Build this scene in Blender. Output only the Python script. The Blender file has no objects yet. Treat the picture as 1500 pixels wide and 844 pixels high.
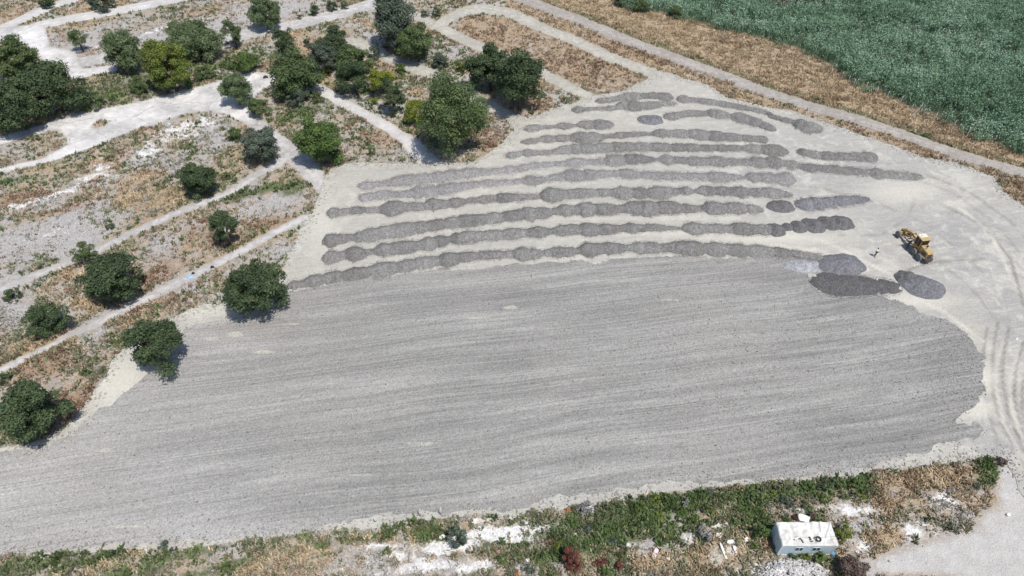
import bpy, bmesh, math, random
import numpy as np
from mathutils import Vector, Matrix, Quaternion
from math import radians, sin, cos, pi

sc = bpy.context.scene
col = sc.collection
# ------------------------------------------------------------ camera, sky, sun
CAMH, FPX, S2 = 73.0, 1000.0, math.sqrt(.5)
cam = bpy.data.cameras.new('camera')
cam.sensor_width = 36.0
cam.lens = 36.0 * FPX / 1500.0
cam.clip_end = 6000
co = bpy.data.objects.new('camera', cam); col.objects.link(co)
co.location = (0, 0, CAMH); co.rotation_euler = (radians(45), 0, 0)
sc.camera = co
SUN_EL, SUN_AZ = 65.0, 140.0      # azimuth clockwise from +Y: the sun stands behind the camera, to the right
w = bpy.data.worlds.new('World'); sc.world = w; w.use_nodes = True
nt = w.node_tree
sky = nt.nodes.new('ShaderNodeTexSky'); sky.sky_type = 'NISHITA'; sky.sun_disc = False
sky.sun_elevation = radians(SUN_EL); sky.sun_rotation = radians(SUN_AZ)
bg = nt.nodes['Background']; bg.inputs[1].default_value = 0.11
nt.links.new(sky.outputs[0], bg.inputs[0])
sd = Vector((sin(radians(SUN_AZ)) * cos(radians(SUN_EL)), cos(radians(SUN_AZ)) * cos(radians(SUN_EL)), sin(radians(SUN_EL))))
sl = bpy.data.lights.new('sun', 'SUN'); sl.energy = 4.0; sl.angle = radians(.53); sl.color = (1, .95, .885)
so = bpy.data.objects.new('sun', sl); col.objects.link(so)
so.rotation_euler = (-sd).to_track_quat('-Z', 'Y').to_euler()
sc.view_settings.view_transform = 'Standard'; sc.view_settings.look = 'None'
sc.view_settings.exposure = 0.08; sc.view_settings.gamma = 1.0
sc.view_settings.use_curve_mapping = False

# ------------------------------------------------------------ survey helpers: photo measurements -> metres on the ground
def G(px, py, z=0.0):
    v = 422 - py
    t = (CAMH - z) / (S2 * (FPX - v))
    return ((px - 750) * t, S2 * (FPX + v) * t)
def scale(py):
    return S2 * (FPX - (422 - py)) / CAMH
def toimg(X, Y):
    d = np.maximum(S2 * Y + S2 * CAMH, 8.0)
    return 750 + X * FPX / d, 422 - (S2 * Y - S2 * CAMH) * FPX / d

def vnoise(x, y, s, seed):
    x = np.asarray(x, float) / s + seed * 17.13; y = np.asarray(y, float) / s + seed * 9.71
    xi = np.floor(x).astype(np.int64); yi = np.floor(y).astype(np.int64)
    fx = x - xi; fy = y - yi
    fx = fx * fx * (3 - 2 * fx); fy = fy * fy * (3 - 2 * fy)
    def h(a, b):
        n = (a * 374761393 + b * 668265263 + seed * 974634777) & 0xffffffff
        n = ((n ^ (n >> 13)) * 1274126177) & 0xffffffff
        return ((n ^ (n >> 16)) & 0xffff) / 65535.0
    return (h(xi, yi) * (1 - fx) + h(xi + 1, yi) * fx) * (1 - fy) + (h(xi, yi + 1) * (1 - fx) + h(xi + 1, yi + 1) * fx) * fy
def fbm(x, y, s, seed, o=3):
    r = 0; a = .5; t = 0
    for i in range(o):
        r = r + a * vnoise(x, y, s / 2 ** i, seed + i * 3); t += a; a *= .55
    return r / t
def sstep(a, b, x):
    t = np.clip((x - a) / (b - a), 0, 1); return t * t * (3 - 2 * t)

def poly_world(pts):
    return np.array([G(*p) for p in pts])
def poly_sd(X, Y, P):
    """signed distance in metres, positive inside"""
    d2 = np.full(X.shape, 1e18); ins = np.zeros(X.shape, bool)
    n = len(P)
    for i in range(n):
        ax, ay = P[i]; bx, by = P[(i + 1) % n]
        ex, ey = bx - ax, by - ay
        t = np.clip(((X - ax) * ex + (Y - ay) * ey) / (ex * ex + ey * ey + 1e-12), 0, 1)
        d2 = np.minimum(d2, (X - ax - t * ex) ** 2 + (Y - ay - t * ey) ** 2)
        c = ((ay > Y) != (by > Y)) & (X < (bx - ax) * (Y - ay) / ((by - ay) if by != ay else 1e-9) + ax)
        ins ^= c
    d = np.sqrt(d2)
    return np.where(ins, d, -d)
def strip_world(pts, hw):
    """photo centreline with half width measured across it -> world (x, y, halfwidth)"""
    out = []
    for i, p in enumerate(pts):
        h = p[2] if len(p) > 2 else hw
        a = pts[max(i - 1, 0)]; b = pts[min(i + 1, len(pts) - 1)]
        dx, dy = b[0] - a[0], b[1] - a[1]; L = math.hypot(dx, dy)
        nx, ny = -dy / L * h, dx / L * h
        A = G(a[0], a[1]); B = G(b[0], b[1]); C = G(p[0], p[1]); N = G(p[0] + nx, p[1] + ny)
        wx, wy = B[0] - A[0], B[1] - A[1]; WL = math.hypot(wx, wy)
        W = abs((N[0] - C[0]) * wy - (N[1] - C[1]) * wx) / WL
        out.append((C[0], C[1], W))
    return np.array(out)
def strip_sd(X, Y, W):
    best = np.full(X.shape, -1e9)
    for i in range(len(W) - 1):
        ax, ay, aw = W[i]; bx, by, bw = W[i + 1]
        ex, ey = bx - ax, by - ay
        t = np.clip(((X - ax) * ex + (Y - ay) * ey) / (ex * ex + ey * ey + 1e-12), 0, 1)
        d = np.sqrt((X - ax - t * ex) ** 2 + (Y - ay - t * ey) ** 2)
        best = np.maximum(best, aw + (bw - aw) * t - d)
    return best

# ------------------------------------------------------------ object helpers
def tag(o, label=None, cat=None, group=None, kind=None):
    if label: o['label'] = label
    if cat: o['category'] = cat
    if group: o['group'] = group
    if kind: o['kind'] = kind
    return o
def link(name, me, mat=None, parent=None, loc=None):
    o = bpy.data.objects.new(name, me); col.objects.link(o)
    if mat and not me.materials:
        me.materials.append(mat)
    if parent: o.parent = parent
    if loc is not None: o.location = loc
    return o
def empty(name, loc, rz=0):
    o = bpy.data.objects.new(name, None); col.objects.link(o)
    o.location = loc; o.rotation_euler = (0, 0, rz); o.empty_display_size = .3
    return o
def npmesh(name, V, F, attrs=None, smooth=False, mi=None):
    """V (n,3); F (m,k) faces all with k corners, or a list of such arrays"""
    me = bpy.data.meshes.new(name)
    Fs = F if isinstance(F, list) else [F]
    Fs = [np.asarray(f, np.int32) for f in Fs if len(f)]
    V = np.asarray(V, np.float32)
    me.vertices.add(len(V)); me.vertices.foreach_set('co', V.ravel())
    tot = sum(f.size for f in Fs); npoly = sum(len(f) for f in Fs)
    me.loops.add(tot); me.loops.foreach_set('vertex_index', np.concatenate([f.ravel() for f in Fs]))
    me.polygons.add(npoly)
    cnt = np.concatenate([np.full(len(f), f.shape[1], np.int32) for f in Fs])
    st = np.concatenate([[0], np.cumsum(cnt)[:-1]]).astype(np.int32)
    me.polygons.foreach_set('loop_start', st)
    try: me.polygons.foreach_set('loop_total', cnt)
    except Exception: pass
    if smooth: me.polygons.foreach_set('use_smooth', np.ones(npoly, bool))
    if mi is not None: me.polygons.foreach_set('material_index', np.asarray(mi, np.int32))
    me.update(calc_edges=True)
    for k, (dom, a) in (attrs or {}).items():
        a = np.asarray(a, np.float32)
        if a.ndim == 2:
            at = me.attributes.new(k, 'FLOAT_COLOR', dom); at.data.foreach_set('color', np.c_[a, np.ones(len(a), np.float32)].astype(np.float32).ravel())
        else:
            at = me.attributes.new(k, 'FLOAT', dom); at.data.foreach_set('value', a.ravel())
    return me

class MB:
    """collects boxes, tubes, prisms and lathes into one mesh"""
    def __init__(s): s.b = bmesh.new()
    def box(s, c, d, rot=None, bev=0.0, taper=None):
        r = bmesh.ops.create_cube(s.b, size=1)
        vs = r['verts']
        for v in vs:
            tx = ty = 1
            if taper and v.co.z > 0: tx, ty = taper
            v.co = Vector((v.co.x * d[0] * tx, v.co.y * d[1] * ty, v.co.z * d[2]))
        if bev:
            es = {e for v in vs for e in v.link_edges}
            rb = bmesh.ops.bevel(s.b, geom=list(es), offset=bev, segments=2, affect='EDGES', profile=.5)
            vs = list({v for f in rb['faces'] for v in f.verts} | {v for v in vs if v.is_valid})
        M = Matrix.Translation(Vector(c)) @ (rot.to_4x4() if rot else Matrix.Identity(4))
        bmesh.ops.transform(s.b, matrix=M, verts=vs)
        return s
    def tube(s, p0, p1, r0, r1=None, n=12, cap=True):
        p0 = Vector(p0); p1 = Vector(p1); r1 = r0 if r1 is None else r1
        d = p1 - p0
        r = bmesh.ops.create_cone(s.b, cap_ends=cap, segments=n, radius1=r0, radius2=r1, depth=d.length)
        q = d.to_track_quat('Z', 'Y')
        bmesh.ops.transform(s.b, matrix=Matrix.Translation((p0 + p1) / 2) @ q.to_matrix().to_4x4(), verts=r['verts'])
        return s
    def path(s, pts, r, n=8):
        for a, b in zip(pts[:-1], pts[1:]): s.tube(a, b, r, n=n)
        return s
    def prism(s, prof, y0, y1, axis='y'):
        """side outline given as (x,z), run from y0 to y1"""
        a = [s.b.verts.new((x, y0, z)) for x, z in prof]; b = [s.b.verts.new((x, y1, z)) for x, z in prof]
        s.b.faces.new(a); s.b.faces.new(b[::-1])
        n = len(prof)
        for i in range(n): s.b.faces.new((a[i], b[i], b[(i + 1) % n], a[(i + 1) % n]))
        return s
    def lathe(s, prof, c, ax, n=24):
        """prof: (radius, offset along axis)"""
        q = Vector(ax).to_track_quat('Z', 'Y')
        rings = []
        for r, h in prof:
            rings.append([s.b.verts.new(Vector(c) + q @ Vector((r * cos(2 * pi * k / n), r * sin(2 * pi * k / n), h))) for k in range(n)])
        for A, B in zip(rings[:-1], rings[1:]):
            for k in range(n): s.b.faces.new((A[k], A[(k + 1) % n], B[(k + 1) % n], B[k]))
        return s
    def build(s, name, mat, parent=None, smooth=False, loc=None):
        bmesh.ops.recalc_face_normals(s.b, faces=s.b.faces)
        me = bpy.data.meshes.new(name); s.b.to_mesh(me); s.b.free()
        if smooth: me.polygons.foreach_set('use_smooth', [True] * len(me.polygons))
        return link(name, me, mat, parent, loc)

# ------------------------------------------------------------ materials
class NT:
    def __init__(s, name, rough=.9):
        s.m = bpy.data.materials.new(name); s.m.use_nodes = True
        s.t = s.m.node_tree; s.p = s.t.nodes['Principled BSDF']
        s.p.inputs['Roughness'].default_value = rough
        s.p.inputs['Specular IOR Level'].default_value = .25
        s._oc = None
    def n(s, t, **k):
        nd = s.t.nodes.new(t)
        for a, b in k.items(): setattr(nd, a, b)
        return nd
    def set(s, sock, v):
        if isinstance(v, bpy.types.NodeSocket): s.t.links.new(v, sock)
        elif isinstance(v, (tuple, list)) and len(v) == 3 and sock.type == 'RGBA': sock.default_value = (*v, 1)
        else: sock.default_value = v
    def oc(s, sc_=None, rz=0):
        if s._oc is None: s._oc = s.n('ShaderNodeTexCoord').outputs['Object']
        if sc_ is None and rz == 0: return s._oc
        mp = s.n('ShaderNodeMapping'); s.set(mp.inputs[0], s._oc)
        if rz:
            mp.inputs['Rotation'].default_value = (0, 0, rz)
            if sc_:
                m2 = s.n('ShaderNodeMapping'); s.set(m2.inputs[0], mp.outputs[0]); m2.inputs['Scale'].default_value = sc_
                return m2.outputs[0]
        elif sc_: mp.inputs['Scale'].default_value = sc_
        return mp.outputs[0]
    def noise(s, vec, sc_, det=4, rough=.55, dist=0, colr=False):
        nd = s.n('ShaderNodeTexNoise'); s.set(nd.inputs['Vector'], vec)
        nd.inputs['Scale'].default_value = sc_; nd.inputs['Detail'].default_value = det
        nd.inputs['Roughness'].default_value = rough; nd.inputs['Distortion'].default_value = dist
        return nd.outputs['Color' if colr else 'Fac']
    def voro(s, vec, sc_, out='Color'):
        nd = s.n('ShaderNodeTexVoronoi'); s.set(nd.inputs['Vector'], vec); nd.inputs['Scale'].default_value = sc_
        return nd.outputs[out]
    def attr(s, name, out='Fac'):
        return s.n('ShaderNodeAttribute', attribute_name=name).outputs[out]
    def rng(s, v, a, b, c=0, d=1, clamp=True):
        nd = s.n('ShaderNodeMapRange', clamp=clamp); s.set(nd.inputs[0], v)
        for i, x in enumerate((a, b, c, d)): nd.inputs[i + 1].default_value = x
        return nd.outputs[0]
    def math(s, op, a, b=0, c=None):
        nd = s.n('ShaderNodeMath', operation=op); s.set(nd.inputs[0], a); s.set(nd.inputs[1], b)
        if c is not None: s.set(nd.inputs[2], c)
        return nd.outputs[0]
    def mix(s, f, a, b, mode='MIX'):
        nd = s.n('ShaderNodeMix', data_type='RGBA', blend_type=mode)
        s.set(nd.inputs[0], f); s.set(nd.inputs[6], a); s.set(nd.inputs[7], b)
        return nd.outputs[2]
    def ramp(s, f, stops):
        nd = s.n('ShaderNodeValToRGB'); s.set(nd.inputs[0], f)
        e = nd.color_ramp.elements
        while len(e) < len(stops): e.new(.5)
        for x, (p, c) in zip(e, stops): x.position = p; x.color = (*c, 1)
        return nd.outputs[0]
    def bump(s, h, dist=.05, st=1.0):
        nd = s.n('ShaderNodeBump'); nd.inputs['Distance'].default_value = dist; nd.inputs['Strength'].default_value = st
        s.set(nd.inputs['Height'], h)
        s.set(s.p.inputs['Normal'], nd.outputs[0]); return s
    def base(s, c): s.set(s.p.inputs['Base Color'], c); return s

def simple(name, c, rough=.6, var=.12, sc_=6, metal=0, dirt=None):
    k = NT(name, rough); n = k.noise(k.oc(), sc_, 4)
    f = k.rng(n, .3, .7, 1 - var, 1 + var)
    v = k.mix(1.0, c, k.n('ShaderNodeCombineColor').outputs[0], 'MIX')
    m = k.n('ShaderNodeVectorMath', operation='SCALE'); m.inputs[0].default_value = c; k.set(m.inputs[3], f)
    out = m.outputs[0]
    if dirt:
        n2 = k.noise(k.oc(), sc_ * .35, 5, .7)
        out = k.mix(k.rng(n2, .48, .68, 0, .75), out, dirt)
    k.base(out); k.p.inputs['Metallic'].default_value = metal
    return k.m

# streak direction of the graded gravel
STREAK = -math.atan2(.165, 1.0)

def mat_ground():
    k = NT('scrub_ground', .95)
    o = k.oc()
    big = k.noise(o, .09, 5, .62); mid = k.noise(o, .6, 5, .65); fine = k.noise(o, 4.5, 4, .7); spk = k.voro(o, 5.0)
    tan = k.mix(k.rng(fine, .35, .65), (.29, .215, .145), (.49, .39, .27))
    grey = k.mix(k.rng(fine, .35, .68), (.32, .30, .285), (.53, .51, .495))
    green = k.mix(k.rng(fine, .3, .7), (.09, .115, .06), (.20, .21, .12))
    rust = k.mix(k.rng(fine, .3, .7), (.24, .16, .11), (.42, .32, .23))
    white = k.mix(k.rng(fine, .25, .55), (.50, .48, .455), (.80, .79, .77))
    c = k.mix(k.rng(big, .40, .58), tan, grey)
    c = k.mix(k.rng(mid, .52, .66, 0, .6), c, green)
    def mask(nm, lo=.0, hi=.35, ns=.9):
        return k.rng(k.math('ADD', k.attr(nm), k.math('MULTIPLY', k.math('SUBTRACT', mid, .5), ns)), .5 - hi / 2 + lo, .5 + hi / 2 + lo)
    c = k.mix(mask('m_grey'), c, grey)
    c = k.mix(mask('m_tan'), c, tan)
    c = k.mix(mask('m_rust'), c, rust)
    c = k.mix(mask('m_green'), c, green)
    c = k.mix(k.rng(k.math('ADD', k.attr('m_white'), k.math('MULTIPLY', k.math('SUBTRACT', k.noise(o, .55, 6, .72, .4), .5), 2.6)), .4, .8), c, white)
    c = k.mix(k.attr('m_reed'), c, (.06, .075, .045))
    c = k.mix(mask('m_fresh', ns=.5), c, k.mix(k.rng(mid, .3, .7), (.47, .452, .425), (.575, .558, .53)))
    sp = k.math('ADD', 1, k.math('MULTIPLY', k.math('SUBTRACT', spk, .5), k.rng(k.attr('m_fresh'), .1, .7, .5, .12)))
    sm = k.n('ShaderNodeVectorMath', operation='SCALE'); k.set(sm.inputs[0], c); k.set(sm.inputs[3], sp)
    k.base(sm.outputs[0])
    k.bump(k.math('ADD', fine, k.math('MULTIPLY', mid, 1.5)), .25, .8)
    return k.m

def mat_lot():
    k = NT('compacted_lot', .95)
    o = k.oc()
    st = k.noise(k.oc((.10, .75, 1), STREAK), 1.0, 5, .62, .6)
    big = k.noise(o, .07, 4, .55); mid = k.noise(o, .45, 5, .6, .8); fine = k.noise(o, 6, 3, .7)
    g = k.math('ADD', k.attr('m_grey'), k.math('MULTIPLY', k.math('SUBTRACT', k.math('ADD', st, mid), 1.0), 2.2))
    c = k.mix(k.rng(g, .0, 1.0), (.445, .428, .38), (.342, .335, .326))
    scr = k.noise(k.oc((.22, 2.6, 1), STREAK), 1.0, 6, .72, 1.4)
    c = k.mix(k.rng(k.math('ADD', mid, k.math('MULTIPLY', big, .5)), .72, .92), c, (.52, .505, .45))
    c = k.mix(k.rng(scr, .50, .68, 0, .55), c, (.30, .298, .285))
    c = k.mix(k.rng(scr, .44, .32, 0, .55), c, (.56, .55, .495))
    c = k.mix(k.rng(k.attr('m_track'), .1, .8, 0, .95), c, k.mix(k.rng(mid, .4, .6), (.25, .235, .21), (.33, .31, .275)))
    c = k.mix(k.rng(k.attr('m_pale'), .2, .9, 0, .8), c, (.60, .575, .50))
    sp = k.rng(fine, .25, .75, .76, 1.2)
    sm = k.n('ShaderNodeVectorMath', operation='SCALE'); k.set(sm.inputs[0], c); k.set(sm.inputs[3], sp)
    k.base(sm.outputs[0])
    k.bump(k.math('ADD', k.math('ADD', fine, k.math('MULTIPLY', mid, 1.2)), k.math('MULTIPLY', st, 1.5)), .10, .8)
    return k.m

def mat_layer():
    k = NT('graded_gravel', .95)
    o = k.oc()
    warp = k.n('ShaderNodeVectorMath', operation='ADD'); k.set(warp.inputs[0], k.oc((1, 1, 1), STREAK))
    wn = k.noise(o, .02, 2, .5, 0, True); ws = k.n('ShaderNodeVectorMath', operation='SCALE'); k.set(ws.inputs[0], wn); ws.inputs[3].default_value = 5
    k.set(warp.inputs[1], ws.outputs[0])
    def sc(v):
        m = k.n('ShaderNodeMapping'); k.set(m.inputs[0], warp.outputs[0]); m.inputs['Scale'].default_value = v; return m.outputs[0]
    s1 = k.noise(sc((.045, .75, 1)), 1.0, 7, .68); s2 = k.noise(sc((.05, 3.2, 1)), 1.0, 4, .6); s3 = k.noise(sc((.03, .3, 1)), 1.0, 3, .5)
    big = k.noise(o, .05, 4, .5); mid = k.noise(o, .5, 4, .6); fine = k.noise(o, 7, 3, .75); v = k.voro(o, 6.5)
    patch = k.noise(k.oc((.05, .12, 1), STREAK), 1.0, 3, .5)
    s1c = k.math('ADD', .5, k.math('MULTIPLY', k.math('SUBTRACT', s1, .5), k.rng(patch, .35, .62, .5, 1.5)))
    s2c = k.math('ADD', .5, k.math('MULTIPLY', k.math('SUBTRACT', s2, .5), k.rng(mid, .35, .65, .2, 1.15)))
    a = k.math('ADD', k.math('MULTIPLY', s1c, .85), k.math('ADD', k.math('MULTIPLY', s2c, .6), k.math('MULTIPLY', s3, .4)))
    c = k.ramp(k.rng(a, .66, 1.2), [(0, (.21, .204, .192)), (.4, (.285, .279, .262)), (.62, (.34, .333, .314)), (1, (.455, .444, .415))])
    c = k.mix(k.rng(k.attr('m_pale'), 0, 1, 0, .85), c, k.mix(k.rng(a, .7, 1.15), (.40, .388, .37), (.53, .515, .49)))
    c = k.mix(k.rng(k.attr('m_dark'), 0, 1, 0, .6), c, (.20, .193, .187))
    c = k.mix(k.rng(big, .5, .62, 0, .35), c, (.35, .325, .305))
    ln = k.noise(sc((.012, 5.5, 1)), 1.0, 3, .6)
    c = k.mix(k.rng(ln, .55, .66, 0, .42), c, (.19, .185, .178))
    c = k.mix(k.rng(ln, .45, .34, 0, .42), c, (.46, .448, .425))
    # thin cream scrapes where the lot shows through
    c = k.mix(k.rng(k.math('ADD', s1, k.math('MULTIPLY', mid, .35)), .875, .95, 0, .8), c, (.50, .49, .42))
    c = k.mix(k.rng(k.math('ADD', k.attr('m_cream'), k.math('MULTIPLY', k.math('SUBTRACT', mid, .5), 1.2)), .35, .6, 0, .85), c, (.50, .49, .42))
    sp = k.math('MULTIPLY', k.rng(fine, .25, .75, .68, 1.32), k.rng(v, 0, 1, .78, 1.22))
    sm = k.n('ShaderNodeVectorMath', operation='SCALE'); k.set(sm.inputs[0], c); k.set(sm.inputs[3], sp)
    k.base(sm.outputs[0])
    k.bump(k.math('ADD', k.math('ADD', k.math('MULTIPLY', fine, 1.3), k.math('MULTIPLY', s1c, 1.6)), k.math('MULTIPLY', s2c, .8)), .12, .9)
    return k.m

def mat_track(name, c0, c1, wl=.6, speck=.12):
    k = NT(name, .95)
    o = k.oc()
    big = k.noise(o, .15, 5, .6); mid = k.noise(o, .9, 5, .65, .5); fine = k.noise(o, 6, 3, .7)
    c = k.mix(k.rng(k.math('ADD', mid, k.math('MULTIPLY', big, wl)), .5 + wl * .35, .5 + wl * .68), c0, c1)
    if name == 'old_concrete':
        vd = k.n('ShaderNodeTexVoronoi', feature='DISTANCE_TO_EDGE'); wv_ = k.n('ShaderNodeVectorMath', operation='ADD'); k.set(wv_.inputs[0], k.oc((.11, .11, 1), .5)); wn_ = k.n('ShaderNodeVectorMath', operation='SCALE'); k.set(wn_.inputs[0], k.noise(o, .8, 3, .6, 0, True)); wn_.inputs[3].default_value = .12
        k.set(wv_.inputs[1], wn_.outputs[0]); k.set(vd.inputs['Vector'], wv_.outputs[0]); vd.inputs['Scale'].default_value = 1
        c = k.mix(k.rng(vd.outputs[0], .004, .012, .4, 0), c, (.22, .20, .17))
    c = k.mix(k.rng(k.attr('m_edge'), 0, 1, 0, .55), c, (.30, .26, .20))
    c = k.mix(k.rng(k.attr('m_rut'), 0, 1, 0, .45), c, c0)
    sm = k.n('ShaderNodeVectorMath', operation='SCALE'); k.set(sm.inputs[0], c); k.set(sm.inputs[3], k.rng(fine, .25, .75, 1 - speck, 1 + speck))
    k.base(sm.outputs[0]); k.bump(fine, .05, .6)
    return k.m

def mat_pile(name, lo, hi):
    k = NT(name, .95)
    o = k.oc()
    mid = k.noise(o, .9, 4, .6); fine = k.noise(o, 8, 3, .75); v = k.voro(o, 6.5)
    c = k.mix(k.rng(k.math('ADD', k.math('MULTIPLY', k.attr('lump'), .6), k.math('MULTIPLY', mid, .8)), .2, 1.15), lo, hi)
    c = k.mix(k.attr('fade'), c, (.34, .33, .328))
    c = k.mix(k.rng(k.noise(k.oc((2.2, .35, 1), .2), 1.0, 3, .6), .55, .72, 0, .35), c, tuple(min(1, x * 1.35) for x in hi))
    v2 = k.voro(o, 3.2)
    sp = k.math('MULTIPLY', k.math('MULTIPLY', k.rng(fine, .25, .75, .62, 1.38), k.rng(v, 0, 1, .68, 1.32)), k.rng(v2, 0, 1, .82, 1.18))
    sm = k.n('ShaderNodeVectorMath', operation='SCALE'); k.set(sm.inputs[0], c); k.set(sm.inputs[3], sp)
    k.base(sm.outputs[0]); k.bump(k.math('ADD', fine, k.math('MULTIPLY', v, .6)), .16, 1.0)
    return k.m

def mat_tint(name, stops, rough=.8, transl=0.0):
    """colour from a per-leaf random value"""
    k = NT(name, rough)
    c = k.ramp(k.attr('tint'), stops)
    big = k.noise(k.oc(), .8, 3, .5)
    sm = k.n('ShaderNodeVectorMath', operation='SCALE'); k.set(sm.inputs[0], c); k.set(sm.inputs[3], k.rng(big, .3, .7, .8, 1.2))
    k.base(sm.outputs[0])
    if transl:
        tr = k.n('ShaderNodeBsdfTranslucent'); k.set(tr.inputs[0], sm.outputs[0])
        mx = k.n('ShaderNodeMixShader'); mx.inputs[0].default_value = transl
        out = k.t.nodes['Material Output']
        k.t.links.new(k.p.outputs[0], mx.inputs[1]); k.t.links.new(tr.outputs[0], mx.inputs[2]); k.t.links.new(mx.outputs[0], out.inputs[0])
    return k.m

M = {}
M['ground'] = mat_ground(); M['lot'] = mat_lot(); M['layer'] = mat_layer()
M['cream_path'] = mat_track('cream_dirt', (.36, .345, .30), (.49, .47, .41))
M['grey_path'] = mat_track('grey_path', (.38, .365, .355), (.54, .525, .51))
M['white_path'] = mat_track('white_dust_path', (.44, .425, .41), (.64, .625, .60), 1.5)
M['yard'] = mat_track('old_concrete', (.40, .39, .38), (.72, .705, .68), 2.2, .09)
M['road'] = mat_track('dirt_road', (.30, .275, .25), (.41, .385, .355))
M['p_mid'] = mat_pile('gravel_grey', (.175, .17, .162), (.285, .279, .266))
M['p_pale'] = mat_pile('gravel_pale', (.27, .26, .26), (.40, .39, .385))
M['p_dark'] = mat_pile('gravel_dark', (.105, .102, .104), (.195, .19, .192))
M['p_blue'] = mat_pile('gravel_blue', (.155, .156, .168), (.245, .246, .26))
M['p_white'] = mat_pile('gravel_white', (.31, .31, .325), (.47, .47, .49))
M['p_flat'] = mat_pile('gravel_flattened', (.105, .103, .103), (.165, .16, .162))
M['rock'] = mat_pile('white_rubble', (.50, .49, .47), (.80, .79, .77))
M['bark'] = simple('bark', (.10, .075, .055), .9, .3, 5)
def L(*st): return [(i / (len(st) - 1), c) for i, c in enumerate(st)]
M['lf_dark'] = mat_tint('leaf_dark', L((0.038, 0.060, 0.030), (0.075, 0.111, 0.052), (0.129, 0.175, 0.081)), .6, .2)
M['lf_mid'] = mat_tint('leaf_mid', L((0.061, 0.094, 0.039), (0.115, 0.162, 0.065), (0.204, 0.253, 0.109)), .6, .25)
M['lf_pale'] = mat_tint('leaf_willow', L((0.092, 0.132, 0.064), (0.173, 0.231, 0.114), (0.277, 0.341, 0.188)), .65, .3)
M['lf_yellow'] = mat_tint('leaf_yellow', L((0.116, 0.154, 0.025), (0.219, 0.264, 0.040), (0.370, 0.396, 0.069)), .6, .25)
M['lf_olive'] = mat_tint('leaf_olive', L((0.087, 0.121, 0.030), (0.162, 0.204, 0.045), (0.254, 0.297, 0.074)), .6, .25)
M['lf_bright'] = mat_tint('leaf_bright', L((.06, .10, .03), (.105, .165, .048), (.17, .235, .075)), .6, .2)
M['lf_blue'] = mat_tint('leaf_bluegrey', L((0.054, 0.075, 0.054), (0.102, 0.132, 0.096), (0.176, 0.211, 0.152)), .65, .15)
M['lf_red'] = mat_tint('dried_red', L((.07, .025, .018), (.13, .05, .036), (.22, .095, .065)), .8)
M['lf_brown'] = mat_tint('dried_brown', L((.07, .05, .04), (.14, .10, .085), (.24, .18, .15)), .85)
M['lf_grey'] = mat_tint('dried_grey', L((.12, .12, .115), (.22, .22, .21), (.36, .36, .35)), .85)
M['lf_orange'] = mat_tint('dried_orange', L((.30, .10, .04), (.5, .19, .08), (.6, .3, .15)), .85)
M['reed'] = mat_tint('reed', [(0, (.105, .175, .10)), (.35, (.22, .35, .22)), (.7, (.33, .49, .34)), (.9, (.44, .57, .44)), (1, (.54, .55, .46))], .55, .2)
M['g_tan'] = mat_tint('grass_tan', L((.30, .22, .14), (.53, .42, .28), (.70, .60, .43)), .85, .15)
M['g_rust'] = mat_tint('weed_rust', L((0.196, 0.121, 0.082), (0.356, 0.248, 0.177), (0.529, 0.423, 0.316)), .85, .15)
M['g_grey'] = mat_tint('weed_grey', L((0.163, 0.156, 0.138), (0.300, 0.288, 0.250), (0.475, 0.463, 0.413)), .85)
M['g_olive'] = mat_tint('weed_olive', L((0.134, 0.146, 0.084), (0.224, 0.246, 0.146), (0.370, 0.370, 0.235)), .8, .15)
M['g_green'] = mat_tint('weed_green', L((0.079, 0.115, 0.049), (0.145, 0.207, 0.082), (0.251, 0.310, 0.131)), .7, .2)

# ------------------------------------------------------------ surveyed outlines
LOT = [(-150, 700), (0, 656), (70, 645), (98, 628), (120, 600), (150, 558), (172, 519), (190, 503), (225, 482), (250, 470), (275, 455), (300, 446), (332, 444), (362, 438),
       (398, 418), (412, 396), (425, 371), (440, 336), (457, 311), (470, 286), (476, 262), (484, 250), (500, 240), (525, 238), (612, 240), (650, 240), (692, 238), (715, 224), (736, 210), (750, 193),
       (752, 168), (770, 172), (787, 170), (807, 160), (845, 150), (862, 143), (888, 137), (912, 134), (940, 122), (952, 113), (982, 106), (1000, 116), (1025, 120), (1045, 130), (1062, 142), (1100, 152),
       (1125, 158), (1157, 161), (1187, 172), (1225, 185), (1262, 197), (1300, 211), (1350, 230), (1400, 238), (1425, 247), (1455, 260), (1470, 280), (1482, 291), (1500, 300), (1620, 320), (1900, 350), (2300, 900),
       (1560, 900), (1530, 800), (1503, 735), (1484, 695), (1474, 670), (1440, 672), (1380, 682), (1310, 690), (1250, 697), (1175, 704), (1100, 711), (1000, 722), (900, 735), (800, 748), (750, 757), (690, 756),
       (600, 767), (500, 779), (400, 788), (300, 799), (200, 806), (100, 812), (0, 814), (-150, 835)]
LAYER = [(-150, 704), (0, 662), (75, 652), (100, 640), (112, 630), (150, 598), (190, 570), (212, 552), (235, 535), (262, 500), (268, 482), (290, 472), (320, 468), (350, 468), (395, 448), (425, 423), (470, 417), (560, 407),
         (650, 396), (750, 389), (812, 385), (850, 380), (870, 384), (930, 378), (1010, 376), (1080, 378), (1130, 376), (1160, 378), (1195, 382), (1180, 400), (1185, 412), (1200, 425), (1280, 428), (1310, 440), (1335, 452), (1345, 462), (1395, 474), (1425, 500),
         (1428, 515), (1440, 522), (1436, 548), (1444, 572), (1438, 590), (1420, 600), (1402, 618), (1430, 620), (1444, 632), (1436, 640), (1400, 652), (1340, 664), (1290, 675), (1250, 682), (1150, 694), (1050, 704), (950, 716),
         (850, 729), (750, 742), (650, 752), (550, 764), (450, 775), (350, 785), (250, 795), (150, 801), (0, 806), (-150, 826)]
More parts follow.
